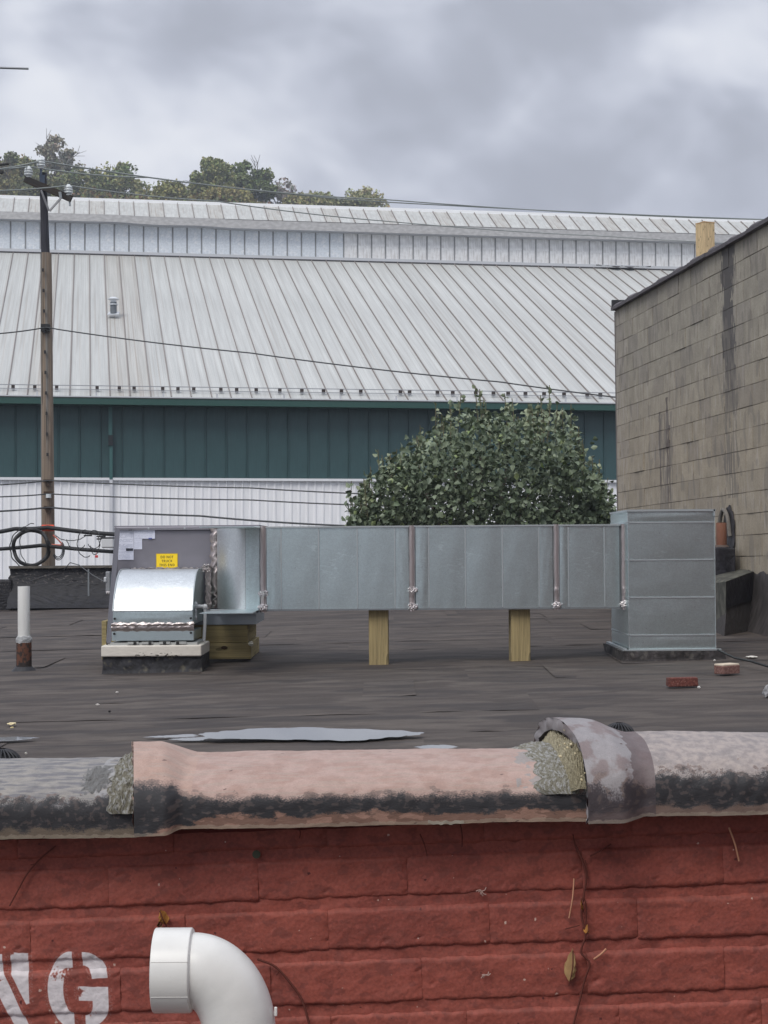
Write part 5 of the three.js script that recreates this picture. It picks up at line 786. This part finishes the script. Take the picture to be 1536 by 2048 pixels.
  tag(obj('foil_bit', displace(new THREE.IcosahedronGeometry(.0035, 2), (x, y, z) => { const k = 1 + .5 * n3(x * 600, y * 600, z * 600); return [x * k * 1.5, y * k, z * k]; }).translate(...P(1181, 1641, 2.355).toArray()), std({ color: hex(220, 222, 226), roughness: .5 })), 'tiny white bit under the left end of the broken hub', 'scrap');
  tag(obj('nail_hole_plug', new THREE.CylinderGeometry(.006, .005, .006, 10).rotateX(Math.PI / 2).translate(...P(513, 1708, 2.418).toArray()), std({ color: hex(70, 74, 62), roughness: 1 })), 'small dark round plug in the brick joint under the pink coping tile', 'plug');
}
{ // white plastic elbow in front of the wall
  const D = 2.13, m = M(D), o = P(385, 1940, D), t = thing('plastic_elbow', 'white plastic pipe elbow with its open hub facing left before the red wall', 'pipe elbow', [o.x, o.y, o.z]);
  const R_ = 92 * m, RY = 126 * m, r = 73 * m;
  const bend = new THREE.Curve(); bend.getPoint = q => { const a = q * Math.PI / 2; return new THREE.Vector3(Math.sin(a) * R_, (-1 + Math.cos(a)) * RY, 0); };
  obj('bend', new THREE.TubeGeometry(bend, 48, r, 40), M_pvc, t);
  const hubG = (len, rr) => new THREE.LatheGeometry([[rr - 9 * m, 0], [rr - 9 * m, len * .9], [rr - 1.5 * m, len], [rr, len - 1.5 * m], [rr, 3 * m], [rr - 2 * m, 0], [r - 6 * m, -4 * m]].map(p => new THREE.Vector2(p[0], p[1])), 48);
  obj('hub', hubG(75 * m, 82.5 * m).rotateZ(Math.PI / 2), M_pvc, t);
  obj('mould_line', [-1, 1].map(s => bx(72 * m, 1.2 * m, 1.2 * m, -37 * m, s * 34 * m, Math.sqrt(82.5 ** 2 - 34 ** 2) * m)), std({ color: hex(222, 222, 218), roughness: .35 }), t);
  obj('hub', hubG(78 * m, 82.5 * m).rotateX(Math.PI).translate(R_, -RY, 0), M_pvc, t);
  obj('lower_pipe', new THREE.CylinderGeometry(70 * m, 70 * m, 1.2, 32).translate(R_, -RY - .62, 0), M_pvc, t);
  obj('glue_nub', rbx(6 * m, 18 * m, 6 * m, 2 * m, R_ + 74 * m, -80 * m, 12 * m, 2), M_pvc, t);
}
{ // the brick house behind the camera that the metal mirrors
  const t = thing('rear_brick_house', 'red brick house wall behind the viewer across from the flat roof', 'house', [5.6, -4.7, 4]);
  const bm = std({ map: pix(512, 512, (u, v) => { const row = Math.floor(v * 32), x = u * 12 + (row % 2) * .5, jx = Math.abs(x - Math.round(x)), jy = Math.abs(v * 32 - Math.round(v * 32)); const q = 1 + .15 * n2(Math.floor(x + .5) * 3.1, row * 1.7); return (jx < .03 || jy < .08) ? [150, 140, 130] : [132 * q, 76 * q, 64 * q]; }, { repeat: [4, 4] }), roughness: .9 });
  obj('wall', bc(-4.2, 9, 0, 11, -2.6, 3), bm, t); obj('roof', bc(-4.5, 9.3, 11.002, 11.2, -2.9, 3.3), M_rubber, t);
  const gm = std({ color: hex(60, 66, 72), roughness: .15, metalness: .2 }), fm = std({ color: hex(220, 220, 216), roughness: .5 });
  for (const [x, y] of [[-2.5, 5.2], [1.5, 5.2], [5.5, 5.2], [-2.5, 8.4], [1.5, 8.4], [5.5, 8.4]]) { const w = obj('window', bc(x - .55, x + .55, y, y + 1.7, -2.66, -2.58), fm, t); obj('pane', bc(x - .47, x + .47, y + .08, y + 1.62, -2.665, -2.62), gm, w); }
}
renderer.render(scene, camera);
